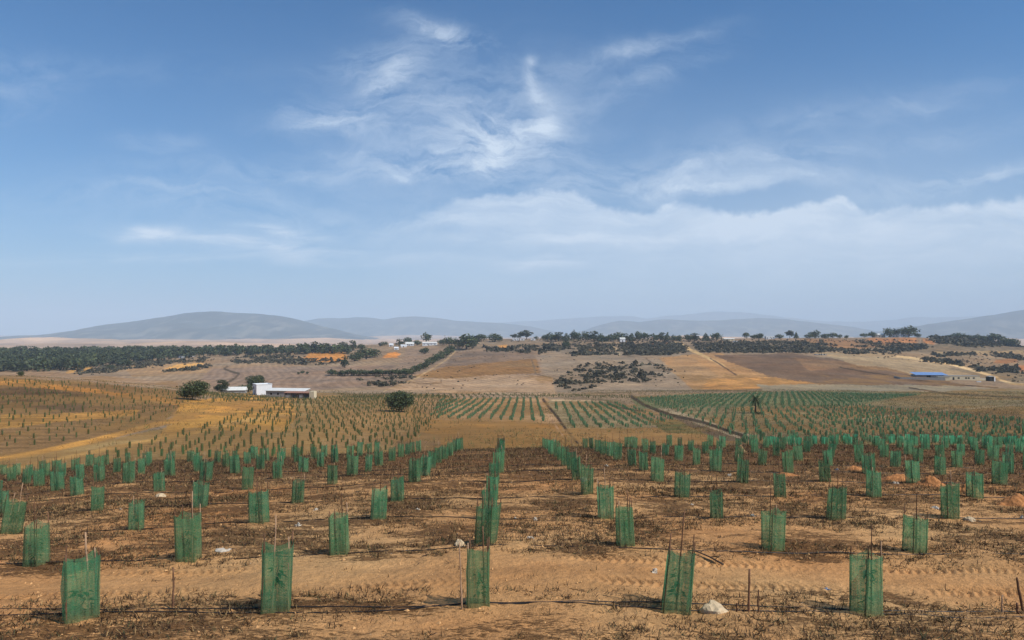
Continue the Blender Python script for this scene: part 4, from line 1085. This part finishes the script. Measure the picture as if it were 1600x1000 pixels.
for ri, Yr in enumerate(rows):
    for cidx in range(-17, 18):
        x = -.55 + 3.17 * cidx - .004 * (Yr - 12) * 1.0 + (gr.uniform(-.12, .12) if ri else 0)
        y = Yr + gr.uniform(-.25, .25)
        if ri == 0:
            x = {-2: -6.78, -1: -3.82, 0: -.55, 1: 2.67, 2: 5.75}.get(cidx, x); y = 12.0 + (.0 if cidx != -2 else -.35)
        if cidx in SEEN.get(ri, {}): x, y, _ = at(*SEEN[ri][cidx])
        u = vis_u(x, y)
        if u < -70 or u > 1670: continue
        if ri == 0 and cidx not in FRONT: continue
        if ri > 3 and gr.random() < .04: continue
        pi = (cidx * 5 + ri * 3 + (cidx * ri) % 4) % 9
        lean = (gr.gauss(0, .035), gr.gauss(0, .04)); sc = gr.uniform(.84, 1.02); rz = gr.uniform(-.35, .35) + gr.choice((0, 1, 2, 3)) * math.pi / 2
        if ri == 0: sc = {-2: 1.02, -1: 1.08, 0: 1.02, 1: 1.1, 2: 1.1}[cidx]; rz = {-2: .62, -1: .25, 0: .12, 1: -.18, 2: .3}[cidx]; lean = (0, {1: .08}.get(cidx, .01))
        o = put_guard(pi, x, y, rz, lean, sc)
        if ri == 0 and cidx == -2: o.scale = (sc * 1.36, sc * 1.3, sc)
        if ri == 0 and cidx == 2: o.scale = (sc * .88, sc * .88, sc)
        if ri == 0: lb = FRONT[cidx]
        else:
            side = 'in the middle column' if cidx == 0 else '%s %s of the middle column' % (nth(abs(cidx) - 1), 'left' if cidx < 0 else 'right')
            lb = 'green net guard in the %s row back, %s' % (nth(ri), side)
        tag(o, lb, 'tree guard', 'green net tree guards in the foreground plot')
        n_near += 1
print('near guards', n_near)

# guards of the fields beyond the brow
ZONES = {
 'left': dict(poly=[(-120,592),(0,593),(140,600),(288,613),(296,630),(240,656),(140,684),(0,706),(-120,725)], ymin=84, ymax=260, sx=3.0, sy=4.0, rot=.22, olive=1, drop=.14, name='left orange field'),
 'midleft': dict(poly=[(120,716),(230,690),(330,662),(410,636),(480,620),(700,618),(712,626),(650,690),(640,705),(400,716)], ymin=64, ymax=360, sx=2.1, sy=3.2, rot=.28, olive=1, drop=.12, name='field beside the orange track'),
 'brow': dict(poly=[(292,613),(350,610),(500,620),(470,626),(330,630)], ymin=200, ymax=360, sx=2.6, sy=3.2, rot=.2, olive=1, drop=.1, name='field before the farmhouse'),
 'rows': dict(poly=[(688,624),(848,622),(866,658),(672,653)], ymin=150, ymax=345, sx=2.75, sy=1.5, rot=-.02, olive=0, drop=.08, name='valley rows'),
 'topband': dict(poly=[(520,614),(985,618),(985,623),(860,622),(700,624),(560,624)], ymin=250, ymax=390, sx=2.8, sy=2.6, rot=.1, olive=1, drop=.15, name='top band'),
 'rows_right': dict(poly=[(862,629),(958,629),(1055,655),(1000,668),(892,668)], ymin=120, ymax=345, sx=2.8, sy=1.7, rot=-.05, olive=0, drop=.1, name='valley rows right of the dark ditch'),
 'right_top': dict(poly=[(995,622),(1240,613),(1440,617),(1330,630),(1180,636),(1045,640)], ymin=180, ymax=390, sx=2.3, sy=1.8, rot=-.35, olive=0, drop=.15, name='bright band by the palm'),
 'right': dict(poly=[(1050,642),(1330,631),(1480,646),(1680,664),(1680,702),(1180,702),(1120,668)], ymin=66, ymax=300, sx=2.3, sy=2.8, rot=-.3, olive=0, drop=.25, name='field right of the ditch'),
}
far = []
for zn, Z in ZONES.items():
    P = Z['poly']; g = random.Random(len(zn) * 7 + 1)
    ys = np.arange(Z['ymin'], Z['ymax'], 1.0)
    cr, sr = math.cos(Z['rot']), math.sin(Z['rot'])
    L = 420
    for i in range(-int(L / Z['sx']), int(L / Z['sx'])):
        for j in range(int(-150 / Z['sy']), int(L / Z['sy'])):
            a = i * Z['sx']; b = j * Z['sy']
            x = a * cr - b * sr; y = a * sr + b * cr + 60
            if y < Z['ymin'] or y > Z['ymax']: continue
            u = 800 + F * x / y
            if u < -120 or u > 1720: continue
            z0 = -float(base_drop(np.array([u]), np.array([y]))[0]); v = HV - F * z0 / y
            if not in_poly(np.array([u]), np.array([v]), P)[0]: continue
            if g.random() < Z['drop']: continue
            q_ = .6 if Z['olive'] else .4
            x += g.uniform(-q_, q_); y += g.uniform(-q_, q_) * 1.4
            far.append((y, x, u, v, zn, j, i))
far.sort()
ONE = max(0, min(300 - n_near, len(far)))
sep, rest = far[:ONE], far[ONE:]
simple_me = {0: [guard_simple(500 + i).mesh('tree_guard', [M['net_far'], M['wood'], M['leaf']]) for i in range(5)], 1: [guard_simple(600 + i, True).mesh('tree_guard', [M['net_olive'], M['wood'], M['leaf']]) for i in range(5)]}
byrow = {}
for t in sep: byrow.setdefault((t[4], t[5]), []).append(t)
zr = {}
for (zn, j) in sorted(byrow): zr.setdefault(zn, []).append(j)
for (zn, j), L in byrow.items():
    L.sort(key=lambda t: t[2]); rk = zr[zn].index(j)
    for q, (y, x, u, v, _, _, _) in enumerate(L):
        o = link('tree_guard', random.choice(simple_me[ZONES[zn]['olive']]), None, (x, y, gz(x, y)))
        o.rotation_euler = (random.gauss(0, .05), random.gauss(0, .05), random.uniform(0, 6.28)); s = random.uniform(.7, 1.0); o.scale = (s, s, s)
        tag(o, 'small green guard, %s row of the %s, %s from left' % (nth(rk), ZONES[zn]['name'], nth(q)), 'tree guard', 'small tree guards beyond the foreground plot')
fm = {0: [], 1: []}
for (y, x, u, v, zn, _, _) in rest: fm[ZONES[zn]['olive']].append((x, y))
def merge_guards(name, pts, olive, label):
    g = np.random.default_rng(3 + olive); src = [simple_me[olive][i] for i in range(5)]; dat = []
    for me in src:
        v = np.empty(len(me.vertices) * 3, np.float32); me.vertices.foreach_get('co', v)
        qs = [tuple(p.vertices) for p in me.polygons]; mi = [p.material_index for p in me.polygons]
        dat.append((v.reshape(-1, 3), np.array(qs), np.array(mi)))
    V = []; Q = []; MI = []; n = 0
    X = np.array([p[0] for p in pts]); Y = np.array([p[1] for p in pts]); Z = ground_z(X, Y)
    for x, y, z in zip(X, Y, Z):
        v, q, mi = dat[g.integers(5)]; a = g.uniform(0, 6.28); s = g.uniform(.5, .88)
        R = np.array([[math.cos(a), -math.sin(a), 0], [math.sin(a), math.cos(a), 0], [g.normal()*.04, g.normal()*.04, 1]])
        V.append(v @ R.T * s + (x, y, z)); Q.append(q + n); MI.append(mi); n += len(v)
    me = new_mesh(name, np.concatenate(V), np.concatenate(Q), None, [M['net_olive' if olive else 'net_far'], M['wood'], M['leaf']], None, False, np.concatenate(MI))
    tag(link(name, me), label, 'tree guards', 'small tree guards beyond the foreground plot', 'stuff')
merge_guards('distant_tree_guards', fm[0], 0, 'countless tiny green guards in rows over the valley floor and right field')
merge_guards('distant_tree_guards', fm[1], 1, 'countless tiny olive-green guards dotting the fields on the left')
print('far guards', len(far), 'separate', len(sep))

# ------------------------------------------------------------------ dry weeds, clods
def weeds(name, label, n, yr, size, seed, cols, dens, blades):
    g = np.random.default_rng(seed); V = []; C = []
    Y = np.sqrt(g.uniform(yr[0] ** 2, yr[1] ** 2, n)); U = g.uniform(-150, 1750, n); X = (U - 800) / F * Y
    keep = g.random(n) < dens(X, Y); X, Y = X[keep], Y[keep]; Z = ground_z(X, Y); n = len(X)
    T = []
    for k in range(blades):
        a = g.uniform(0, 6.283, n); el = np.clip(g.normal(.38, .42, n), .02, 1.5); L = size * g.uniform(.35, 1.15, n); w = L * .06 + .0022 * np.sqrt(Y) * .6
        ox = g.normal(0, size * .45, n); oy = g.normal(0, size * .35, n)
        d = np.stack([np.cos(a) * np.cos(el), np.sin(a) * np.cos(el), np.sin(el)], 1)
        sd = np.stack([-np.sin(a), np.cos(a), g.normal(0, .4, n)], 1)
        p = np.stack([X + ox, Y + oy, Z - .01], 1)
        q = np.stack([p - sd * w[:, None] * .5, p + sd * w[:, None] * .5, p + d * L[:, None] * .6 + sd * w[:, None] * .6, p + d * L[:, None]], 1)
        V.append(q.reshape(-1, 3))
        t = g.choice(len(cols), n, p=[c[1] for c in cols]); base = np.array([c[0] for c in cols])[t] * g.uniform(.7, 1.3, (n, 1))
        C.append(np.repeat(base, 4, axis=0))
    V = np.concatenate(V); C = np.concatenate(C)
    me = new_mesh(name, V, np.arange(len(V)).reshape(-1, 4), None, [M['weeds']], C)
    tag(link(name, me), label, 'weeds', kind='stuff')
def dens_fg(x, y):
    p = fbm(x / 2.2, y / 1.6, 150, 3)
    d = .30 + .5 * sstep(18, 40, y) + .75 * p
    d = d - 1.2 * np.exp(-((y - 14.0) / .95) ** 2)
    return np.clip(d, .015, 1)
DRY = [(lin(52, 38, 28), .36), (lin(88, 66, 44), .29), (lin(140, 112, 74), .25), (lin(70, 70, 44), .10)]
weeds('dry_weeds', 'dead brown weeds matted over the foreground plot', 44000, (9.0, 26), .13, 4, DRY, dens_fg, 14)
weeds('dry_weeds', 'dark dead weeds thick between the farther foreground rows', 38000, (24, 60), .22, 5, DRY, dens_fg, 8)
STR = [(lin(110, 92, 58), .3), (lin(74, 62, 40), .3), (lin(80, 94, 52), .3), (lin(150, 126, 84), .1)]
weeds('dry_grass', 'straw-coloured dry grass tufts over the valley fields', 70000, (64, 420), .7, 6, STR, lambda x, y: np.clip(.35 + 1.1 * fbm(x / 14, y / 18, 160, 3) + .6 * (x > 30) - .15 * (x < 0), .03, 1), 5)
def clods():
    g = np.random.default_rng(9); n = 8000
    Y = np.sqrt(g.uniform(9 ** 2, 34 ** 2, n)); X = (g.uniform(-100, 1700, n) - 800) / F * Y; Z = ground_z(X, Y)
    base = np.array([(1,0,0),(-1,0,0),(0,1,0),(0,-1,0),(0,0,.8),(0,0,-.4)])
    tri = np.array([(0,2,4),(2,1,4),(1,3,4),(3,0,4),(2,0,5),(1,2,5),(3,1,5),(0,3,5)])
    s = g.gamma(2, .006, n) + .006
    V = base[None] * (1 + g.normal(0, .22, (n, 6, 3))) * s[:, None, None] + np.stack([X, Y, Z], 1)[:, None]
    T = (tri[None] + 6 * np.arange(n)[:, None, None]).reshape(-1, 3)
    c = np.array(lin(196, 150, 100)) * g.uniform(.75, 1.15, (n, 1))
    me = new_mesh('soil_clods', V.reshape(-1, 3), None, T, [M['weeds']], np.repeat(c, 6, axis=0))
    tag(link('soil_clods', me), 'crumbled soil clods strewn over the sandy foreground', 'clods', kind='stuff')
clods()

# ------------------------------------------------------------------ small things in the plot
def hose(Yr, x0, x1, lb, seed, r=.011):
    g = random.Random(seed); pts = []; n = int((x1 - x0) / .35); ph = g.uniform(0, 6)
    for i in range(n + 1):
        x = x0 + (x1 - x0) * i / n
        y = Yr + .10 * math.sin(x * .35 + ph) + .06 * math.sin(x * 1.1 + ph * 2)
        pts.append((x, y, gz(x, y) + .014 + .012 * math.sin(x * .8 + ph)))
    b = MB(); b.tube(pts, r, 6)
    tag(link('irrigation_hose', b.mesh('irrigation_hose', [M['hose']], True)), lb, 'hose', 'black irrigation hoses along the rows')
hose(11.92, -12, 13, 'black drip hose snaking along the front row, nearer of the pair', 1, .010)
hose(12.14, -12, 13, 'black drip hose snaking along the front row, farther of the pair', 2, .010)
for i, Yr in enumerate(rows[1:7]):
    hose(Yr + .1, -Yr * .85, Yr * .85, 'black drip hose lying along the %s row of guards back' % nth(i + 1), 10 + i, .012 + .001 * i)

def lone_stake(u, vb, vt, lean, r, lb, m='wood', ymin=9):
    x, Y, z = at(u, vb, ymin, 60); h = (vb - vt) / F * Y + .08
    g = random.Random(int(u)); b = MB(); pts = []; rr = []
    for i in range(8):
        t = i / 7; pts.append((lean * h * t + g.uniform(-.008,.008), g.uniform(-.008,.008), -.08 + h * t)); rr.append(r * (1.15 - .4*t) * g.uniform(.85, 1.12))
    b.tube(pts, rr, 7)
    o = link('stake', b.mesh('stake', [M[m]], True), None, (x, Y, z)); o.name = 'wooden_stake'
    tag(o, lb, 'stake', 'loose stakes standing in the front soil')
lone_stake(270, 952, 888, .02, .017, 'thin brown stake alone between the two leftmost front guards')
lone_stake(722, 954, 850, -.04, .014, 'tall pale stake leaning close to the left of the centre front guard', 'pale_wood')
lone_stake(1170, 952, 885, .01, .019, 'taller of two dark stakes right of the pale rock')
lone_stake(1185, 952, 917, -.01, .013, 'thinner, shorter reddish stake right of the two by the rock')
lone_stake(1151, 952, 939, 0, .017, 'short dark stub of a stake just right of the pale rock')
lone_stake(1566, 953, 925, .0, .014, 'short pale stake near the right edge of the front soil', 'pale_wood')
lone_stake(1600, 953, 898, -.18, .022, 'thick stake leaning left at the far right edge')
lone_stake(1590, 956, 938, .0, .026, 'short thick dark post at the far right edge')

def lump(name, u, v, wpx, hpx, m, lb, cat, seed, dpx=None, ymin=9, ymax=70, jag=.22, sub=3, group=None, sink=.18, cap=False):
    import bmesh
    x, Y, z = at(u, v, ymin, ymax); w = wpx / F * Y / 2; h = hpx / F * Y; d = (dpx or wpx) / F * Y / 2
    bm = bmesh.new(); bmesh.ops.create_icosphere(bm, subdivisions=sub, radius=1)
    P = np.array([tuple(q.co) for q in bm.verts])
    n = fbm(P[:, 0] * 1.7 + seed, P[:, 1] * 1.7 + P[:, 2] * 1.3, seed, 3) + .4 * fbm(P[:, 0] * 5 + seed, P[:, 2] * 5 + P[:, 1] * 3, seed + 3, 2)
    for q, k_ in zip(bm.verts, n):
        c = q.co * (1 + jag * float(k_))
        q.co = Vector((c.x * w, c.y * d, max(c.z, -.35) * h))
    me = bpy.data.meshes.new(name); bm.to_mesh(me); bm.free(); me.materials.append(M[m])
    for p in me.polygons: p.use_smooth = sub >= 4
    o = link(name, me, None, (x, Y, z - h * sink)); o.rotation_euler = (0, 0, random.uniform(-.3, .3))
    return tag(o, lb, cat, group)
lump('rock', 1115, 951, 40, 18, 'stone', 'pale layered rock beside the fourth front guard', 'rock', 3, jag=.3)
lump('rock', 718, 852, 17, 13, 'stone', 'pale knobbly stone by the stake behind the centre front guard', 'rock', 5, jag=.4)
lump('rock', 251, 775, 17, 7, 'stone', 'flat pale block below a guard on the left', 'rock', 7, jag=.12, sub=2)
lump('rock', 1514, 811, 18, 7, 'stone', 'pale stone at the foot of a guard on the right', 'rock', 9, jag=.4)
G_L = 'scraps of litter on the foreground soil'
for i, (u, v, w, h, m, lb) in enumerate((
 (1023,892,11,8,'litter','crumpled white scrap left of the fourth front guard on the bare track'),
 (350,859,28,4,'litter','long white rag on the soil behind the second front guard'),
 (912,755,12,8,'litter','white bag at the foot of the guard column right of centre'),
 (836,811,9,5,'litter','small white scrap in the middle aisle, farther of two'),
 (829,840,12,5,'litter','white scrap in the middle aisle, nearer of two'),
 (806,806,6,4,'litter','small pale scrap left of the two in the middle aisle'),
 (1175,808,8,5,'litter','small white scrap behind the second row right of centre'),
 (1462,793,17,4,'litter','flat white sheet left of a guard on the right'),
 (1400,753,13,4,'litter','white sheet on the soil among the right-hand rows'),
 (1597,808,8,4,'litter','white scrap at the right edge of the picture'),
 (1308,735,8,4,'litter_blue','bluish scrap near the earth heaps on the right'),
 (1292,916,12,4,'litter_blue','dark bluish scrap on the bare track left of the last front guard'),
 (467,824,13,7,'litter','white crumpled bag left of a second-row guard'),
 (493,798,12,3,'litter','pale flat scrap between guards left of centre'),
 (652,797,7,4,'litter','white scrap in the aisle left of the middle column'),
 (188,796,5,3,'litter','tiny white scrap between guards on the left'),
 (948,729,8,4,'litter','white scrap behind the guards right of the middle aisle'),
 (1081,787,6,3,'litter','tiny white scrap below a guard right of centre'),
 (1140,742,7,4,'litter','pale scrap among the farther guards on the right'),
 )): lump('litter_scrap', u, v, w * .75, h * .75, m, lb, 'litter', 30 + i, group=G_L, jag=1.1, sub=3)
def heap(u, v, wpx, hpx, m, lb, seed):
    """loose earth tipped in a low ragged mound"""
    x, Y, z = at(u, v, 9, 70); w = wpx / F * Y / 2; h = hpx / F * Y * .85
    n = 56; gx, gy = np.meshgrid(np.linspace(-1.25, 1.25, n), np.linspace(-1.25, 1.25, n), indexing='ij')
    px = gx * w; py = gy * w * .8
    r = np.hypot(gx + .3 * fbm(gx * 1.4 + seed, gy * 1.4, seed, 3), gy + .3 * fbm(gx * 1.4, gy * 1.4 + seed, seed + 9, 3))
    prof = np.exp(-(r / .62) ** 2) - .09
    zz = h * (prof * (1 + .45 * fbm(gx * 2.2 + seed, gy * 2.2, seed + 2, 4)) + .20 * fbm(px / .12 + seed, py / .12, seed + 5, 3) * np.clip(prof * 2.2 + .1, 0, 1))
    base = ground_z(x + px.ravel(), Y + py.ravel()).reshape(n, n) - z
    V = np.stack([px, py, base + np.where(r > 1.1, -.05, zz)], -1).reshape(-1, 3)
    i = np.arange(n - 1)[:, None]; j = np.arange(n - 1)[None, :]
    q = np.stack([i*n+j, (i+1)*n+j, (i+1)*n+j+1, i*n+j+1], -1).reshape(-1, 4)
    tag(link('earth_heap', new_mesh('earth_heap', V, q, None, [M[m]], None, True), None, (x, Y, z)), lb, 'earth heap', G_H)
G_H = 'earth heaps among the right-hand rows'
for i, (u, v, w, h, m, lb) in enumerate((
 (1336,735,34,10,'orange_soil','small orange earth heap, leftmost among the right rows'),
 (1404,748,52,12,'orange_soil','broad low orange earth heap, second from left among the right rows'),
 (1455,757,52,19,'orange_soil','tallest orange earth heap, beside a right-hand guard'),
 (1512,769,46,19,'orange_soil','sloping orange earth heap right of the tallest'),
 (1585,788,60,20,'orange_soil','large orange earth heap at the right edge'),
 (1228,741,40,7,'orange_soil','flat orange earth spread left of the heaps'),
 (1157,706,24,12,'straw','straw-coloured heap behind the guards on the right'),
 )): heap(u, v, w, h, m, lb, 60 + i)
def branch():
    x0, y0, z0 = at(1074, 861); x1, y1, z1 = at(1131, 882)
    b = MB(); pts = []
    for i in range(9):
        t = i / 8; x = x0 + (x1-x0)*t; y = y0 + (y1-y0)*t + .05*math.sin(t*7); pts.append((x, y, gz(x, y) + .03 + .05*math.sin(math.pi*t)))
    b.tube(pts, [.007,.01,.012,.014,.016,.017,.018,.02,.021], 6)
    for i, s in ((3, 1), (5, -1), (6, 1)):
        p = Vector(pts[i]); b.tube([p, p + Vector((.12, s*.1, .05)), p + Vector((.26, s*.16, .02))], [.009,.006,.003], 5)
    tag(link('fallen_branch', b.mesh('fallen_branch', [M['bark']], True)), 'dead branch lying on the soil right of the fourth front guard', 'branch')
branch()

# ------------------------------------------------------------------ air
b = MB(); b.box(-26000, 26000, -1500, 27500, -130, 740)
hz = link('haze', b.mesh('haze', []))
m, k, out = mat('haze_air')
pv = k.n('ShaderNodeVolumePrincipled'); pv.inputs['Density'].default_value = 9.5e-5
pv.inputs['Color'].default_value = (0.68, 0.84, 1.0, 1); pv.inputs['Anisotropy'].default_value = -0.1
k.set(out, 'Volume', pv); hz.data.materials.append(m)
tag(hz, kind='stuff')

# ------------------------------------------------------------------ sky, sun
SUN_EL, SUN_AZ = 48.0, 118.0     # azimuth clockwise from straight ahead
w = bpy.data.worlds.new('World'); SC.world = w; w.use_nodes = True
nt = w.node_tree; nt.nodes.clear(); k = NT(nt)
wo = nt.nodes.new('ShaderNodeOutputWorld'); bg = nt.nodes.new('ShaderNodeBackground')
sky = nt.nodes.new('ShaderNodeTexSky'); sky.sky_type = 'NISHITA'; sky.sun_disc = False
sky.sun_elevation = math.radians(SUN_EL); sky.sun_rotation = math.radians(SUN_AZ)
sky.altitude = 300; sky.air_density = 1.0; sky.dust_density = 0.6; sky.ozone_density = 2.5
tc = k.n('ShaderNodeTexCoord'); D = tc.outputs['Generated']
sep = k.n('ShaderNodeSeparateXYZ'); k.set(sep, 'i0', D)
yy = k.math('MAXIMUM', sep.outputs[1], 0.06)
A = k.math('DIVIDE', sep.outputs[0], yy); B = k.math('DIVIDE', sep.outputs[2], yy)
P2 = k.n('ShaderNodeCombineXYZ', X=A, Y=B)
warp = k.noise(P2, 4.0, 6, 0.62); warp2 = k.noise(k.n('ShaderNodeCombineXYZ', X=B, Y=A, Z=0.7), 4.6, 6, 0.62)
n1 = k.math('SUBTRACT', warp, .5); n2 = k.math('SUBTRACT', warp2, .5)
wa = k.math('MULTIPLY_ADD', n1, .16, A); wb = k.math('MULTIPLY_ADD', n2, .09, B)
sa = k.math('MULTIPLY_ADD', n1, .05, A); sb = k.math('MULTIPLY_ADD', n2, .05, B)
def ell(u, v, ru, rv, rot=0.0, how=1):
    X_, Y_ = ((A, B), (wa, wb), (sa, sb))[how]
    a = k.math('SUBTRACT', X_, (u - 800) / F); b_ = k.math('SUBTRACT', Y_, (HV - v) / F)
    c, s = math.cos(rot), math.sin(rot)
    x = k.math('ADD', k.math('MULTIPLY', a, c / (ru / F)), k.math('MULTIPLY', b_, s / (ru / F)))
    y = k.math('SUBTRACT', k.math('MULTIPLY', b_, c / (rv / F)), k.math('MULTIPLY', a, s / (rv / F)))
    return k.math('EXPONENT', k.math('MULTIPLY', k.math('ADD', k.math('MULTIPLY', x, x), k.math('MULTIPLY', y, y)), -1.0))
def wsum(items):
    t = None
    for wgt, e in items:
        q = k.math('MULTIPLY', e, wgt); t = q if t is None else k.math('ADD', t, q)
    return t
PW = k.n('ShaderNodeCombineXYZ', X=wa, Y=wb)
wisp = k.noise(k.vmul(PW, (4.5, 15.0, 1)), 1.0, 10, 0.66, 1.6)
wisp2 = k.noise(k.vmul(PW, (11.0, 30.0, 1)), 1.0, 9, 0.66, 1.0)
wv = k.ramp(k.math('ADD', k.math('MULTIPLY', wisp, .6), k.math('MULTIPLY', wisp2, .4)), [(.40, 0.0), (.66, 1.0)])
cir = wsum([(.55, ell(720, 190, 180, 85)), (.75, ell(500, 190, 75, 22)), (.85, ell(770, 225, 100, 36)), (.8, ell(690, 60, 75, 18, -.25)), (.75, ell(605, 130, 50, 26, .5)),
            (.5, ell(990, 82, 110, 16, .30)), (.25, ell(10, 140, 110, 45)), (.4, ell(250, 232, 60, 16)), (.4, ell(430, 268, 230, 16)), (.3, ell(1250, 240, 420, 20, .13)),
            (.8, ell(1080, 287, 240, 15, .02)), (.6, ell(1520, 278, 180, 16, .16)), (.3, ell(330, 325, 300, 26)), (.35, ell(1000, 262, 300, 26)), (.45, ell(640, 255, 130, 14, -.1)), (.4, ell(560, 100, 90, 20, .2)), (.12, ell(180, 110, 200, 24)), (.4, ell(250, 300, 240, 14)), (.35, ell(1000, 130, 120, 20, .4)), (.3, ell(1350, 170, 250, 26, .2)), (.35, ell(600, 345, 200, 18))])
cirrus = k.math('MULTIPLY', cir, wv)
soft = k.math('MULTIPLY_ADD', wisp2, 1.5, -.02)
streak_c = k.math('MULTIPLY', wsum([(.34, ell(836, 102, 10, 8, .3, 2)), (.32, ell(832, 124, 11, 26, .1, 2)), (.30, ell(843, 152, 12, 22, .5, 2)), (.50, ell(856, 182, 23, 28, 0, 2)), (.14, ell(850, 160, 60, 60, 0, 2)), (.5, ell(765, 222, 34, 12, 0, 2)), (.22, ell(745, 245, 80, 14, -.15, 2))]), soft)
# banked cloud on the right with a lumpy sharp top, a thinner one on the left
fc = nt.nodes.new('ShaderNodeFloatCurve'); cm = fc.mapping.curves[0]
tops = [(-200,420),(560,372),(640,335),(690,318),(735,306),(830,298),(900,300),(945,317),(1000,330),(1050,316),(1085,315),(1140,326),(1200,328),(1260,318),(1310,308),(1335,312),(1350,328),(1420,322),(1500,318),(1600,308),(1800,312)]
for i, (u, v) in enumerate(tops):
    px, py = (u + 200) / 2000, (HV - v) / 500
    if i == 0: cm.points[0].location = (px, py)
    elif i == len(tops) - 1: cm.points[len(cm.points) - 1].location = (px, py)
    else: cm.points.new(px, py)
fc.mapping.update()
xin = k.math('MULTIPLY_ADD', A, F / 2000, 1000 / 2000, clamp=True)
k.set(fc, 'Value', xin)
puff = k.noise(P2, 22.0, 8, 0.6)
topb = k.math('MULTIPLY_ADD', k.math('SUBTRACT', puff, .5), .040, k.math('MULTIPLY', fc.outputs[0], 500 / F))
dd = k.math('SUBTRACT', topb, B)
edge = k.n('ShaderNodeMapRange', _interpolation_type='SMOOTHSTEP'); k.set(edge, 'Value', dd); edge.inputs[1].default_value = -.003; edge.inputs[2].default_value = .010
fall = k.math('EXPONENT', k.math('MULTIPLY', k.math('MAXIMUM', dd, 0.0), -11.0))
lateral = k.n('ShaderNodeMapRange', _interpolation_type='SMOOTHSTEP'); k.set(lateral, 'Value', wa); lateral.inputs[1].default_value = (540 - 800) / F; lateral.inputs[2].default_value = (800 - 800) / F
lb0 = k.noise(k.vmul(PW, (4, 22, 1)), 1.0, 9, .62, .8)
bank = k.math('MULTIPLY', k.math('MULTIPLY', k.math('MULTIPLY', edge.outputs[0], fall), lateral.outputs[0]), k.math('MULTIPLY_ADD', k.math('ADD', k.math('MULTIPLY', wisp, .5), k.math('MULTIPLY', lb0, .5)), 2.6, -.55, clamp=True))
lb_ = k.noise(k.vmul(P2, (6, 40, 1)), 1.0, 8, .6, .6)
lf_ = k.ramp(lb_, [(.34, 0), (.54, 1)])
left = k.math('MULTIPLY', wsum([(.9, ell(400, 381, 190, 13, -.07, 2)), (1.0, ell(450, 362, 62, 8, -.07, 2)), (.8, ell(235, 368, 42, 9, 0, 2)), (.6, ell(850, 412, 70, 10, 0, 2)), (.6, ell(900, 372, 200, 8, 0, 2)), (.35, ell(300, 402, 300, 8, 0, 2))]), lf_)
veil = wsum([(.30, ell(1350, 400, 620, 95, 0, 0)), (.14, ell(1400, 250, 380, 110, 0, 0)), (.07, ell(700, 190, 300, 120, 0, 1))])
cloud = k.math('ADD', k.math('ADD', k.math('MULTIPLY', cirrus, .95), streak_c), k.math('ADD', k.math('MULTIPLY', bank, .95), k.math('ADD', k.math('MULTIPLY', left, .85), veil)))
cloud = k.math('MULTIPLY', cloud, k.math('GREATER_THAN', sep.outputs[1], 0.06))
cloud = k.math('MINIMUM', cloud, .92)
# milky air toward the horizon
milk = k.math('EXPONENT', k.math('MULTIPLY', k.math('MAXIMUM', sep.outputs[2], 0.0), -8.5))
milk = k.math('MULTIPLY', milk, .92)
SKYS = 0.1
c0 = k.mix(1.0, sky.outputs[0], (0.17, 0.66, 1.0), 'MULTIPLY')
c1 = k.mix(milk, c0, tuple(c / SKYS for c in lin(183, 197, 216)))
c2 = k.mix(cloud, c1, tuple(c / SKYS for c in lin(212, 226, 242)))
k.set(bg, 'Color', c2); bg.inputs['Strength'].default_value = SKYS
nt.links.new(bg.outputs[0], wo.inputs['Surface'])

sl = bpy.data.lights.new('sun', 'SUN'); sl.energy = 4.3; sl.angle = math.radians(.53); sl.color = (1, .955, .88)
so = bpy.data.objects.new('sun', sl); COL.objects.link(so)
el, az = math.radians(SUN_EL), math.radians(SUN_AZ)
sd = Vector((math.cos(el) * math.sin(az), math.cos(el) * math.cos(az), math.sin(el)))
so.rotation_euler = sd.to_track_quat('Z', 'Y').to_euler(); so.location = (60, -20, 80)

# ------------------------------------------------------------------ camera
cd = bpy.data.cameras.new('camera'); cam = bpy.data.objects.new('camera', cd); COL.objects.link(cam)
cam.location = (0, 0, 0); cam.rotation_euler = (math.pi / 2, 0, 0)
cd.sensor_width = 36; cd.sensor_fit = 'HORIZONTAL'; cd.lens = 36 * F / 1600
cd.shift_y = (HV - 500) / 1600; cd.clip_start = .1; cd.clip_end = 80000
SC.camera = cam
SC.view_settings.view_transform = 'Standard'; SC.view_settings.look = 'None'; SC.view_settings.exposure = 0.15; SC.view_settings.gamma = 1
SC.render.engine = 'CYCLES'
cy = SC.cycles
cy.volume_bounces = 2; cy.max_bounces = 8; cy.transparent_max_bounces = 24; cy.diffuse_bounces = 3; cy.glossy_bounces = 2; cy.transmission_bounces = 4
cy.use_denoising = True; cy.caustics_reflective = False; cy.caustics_refractive = False
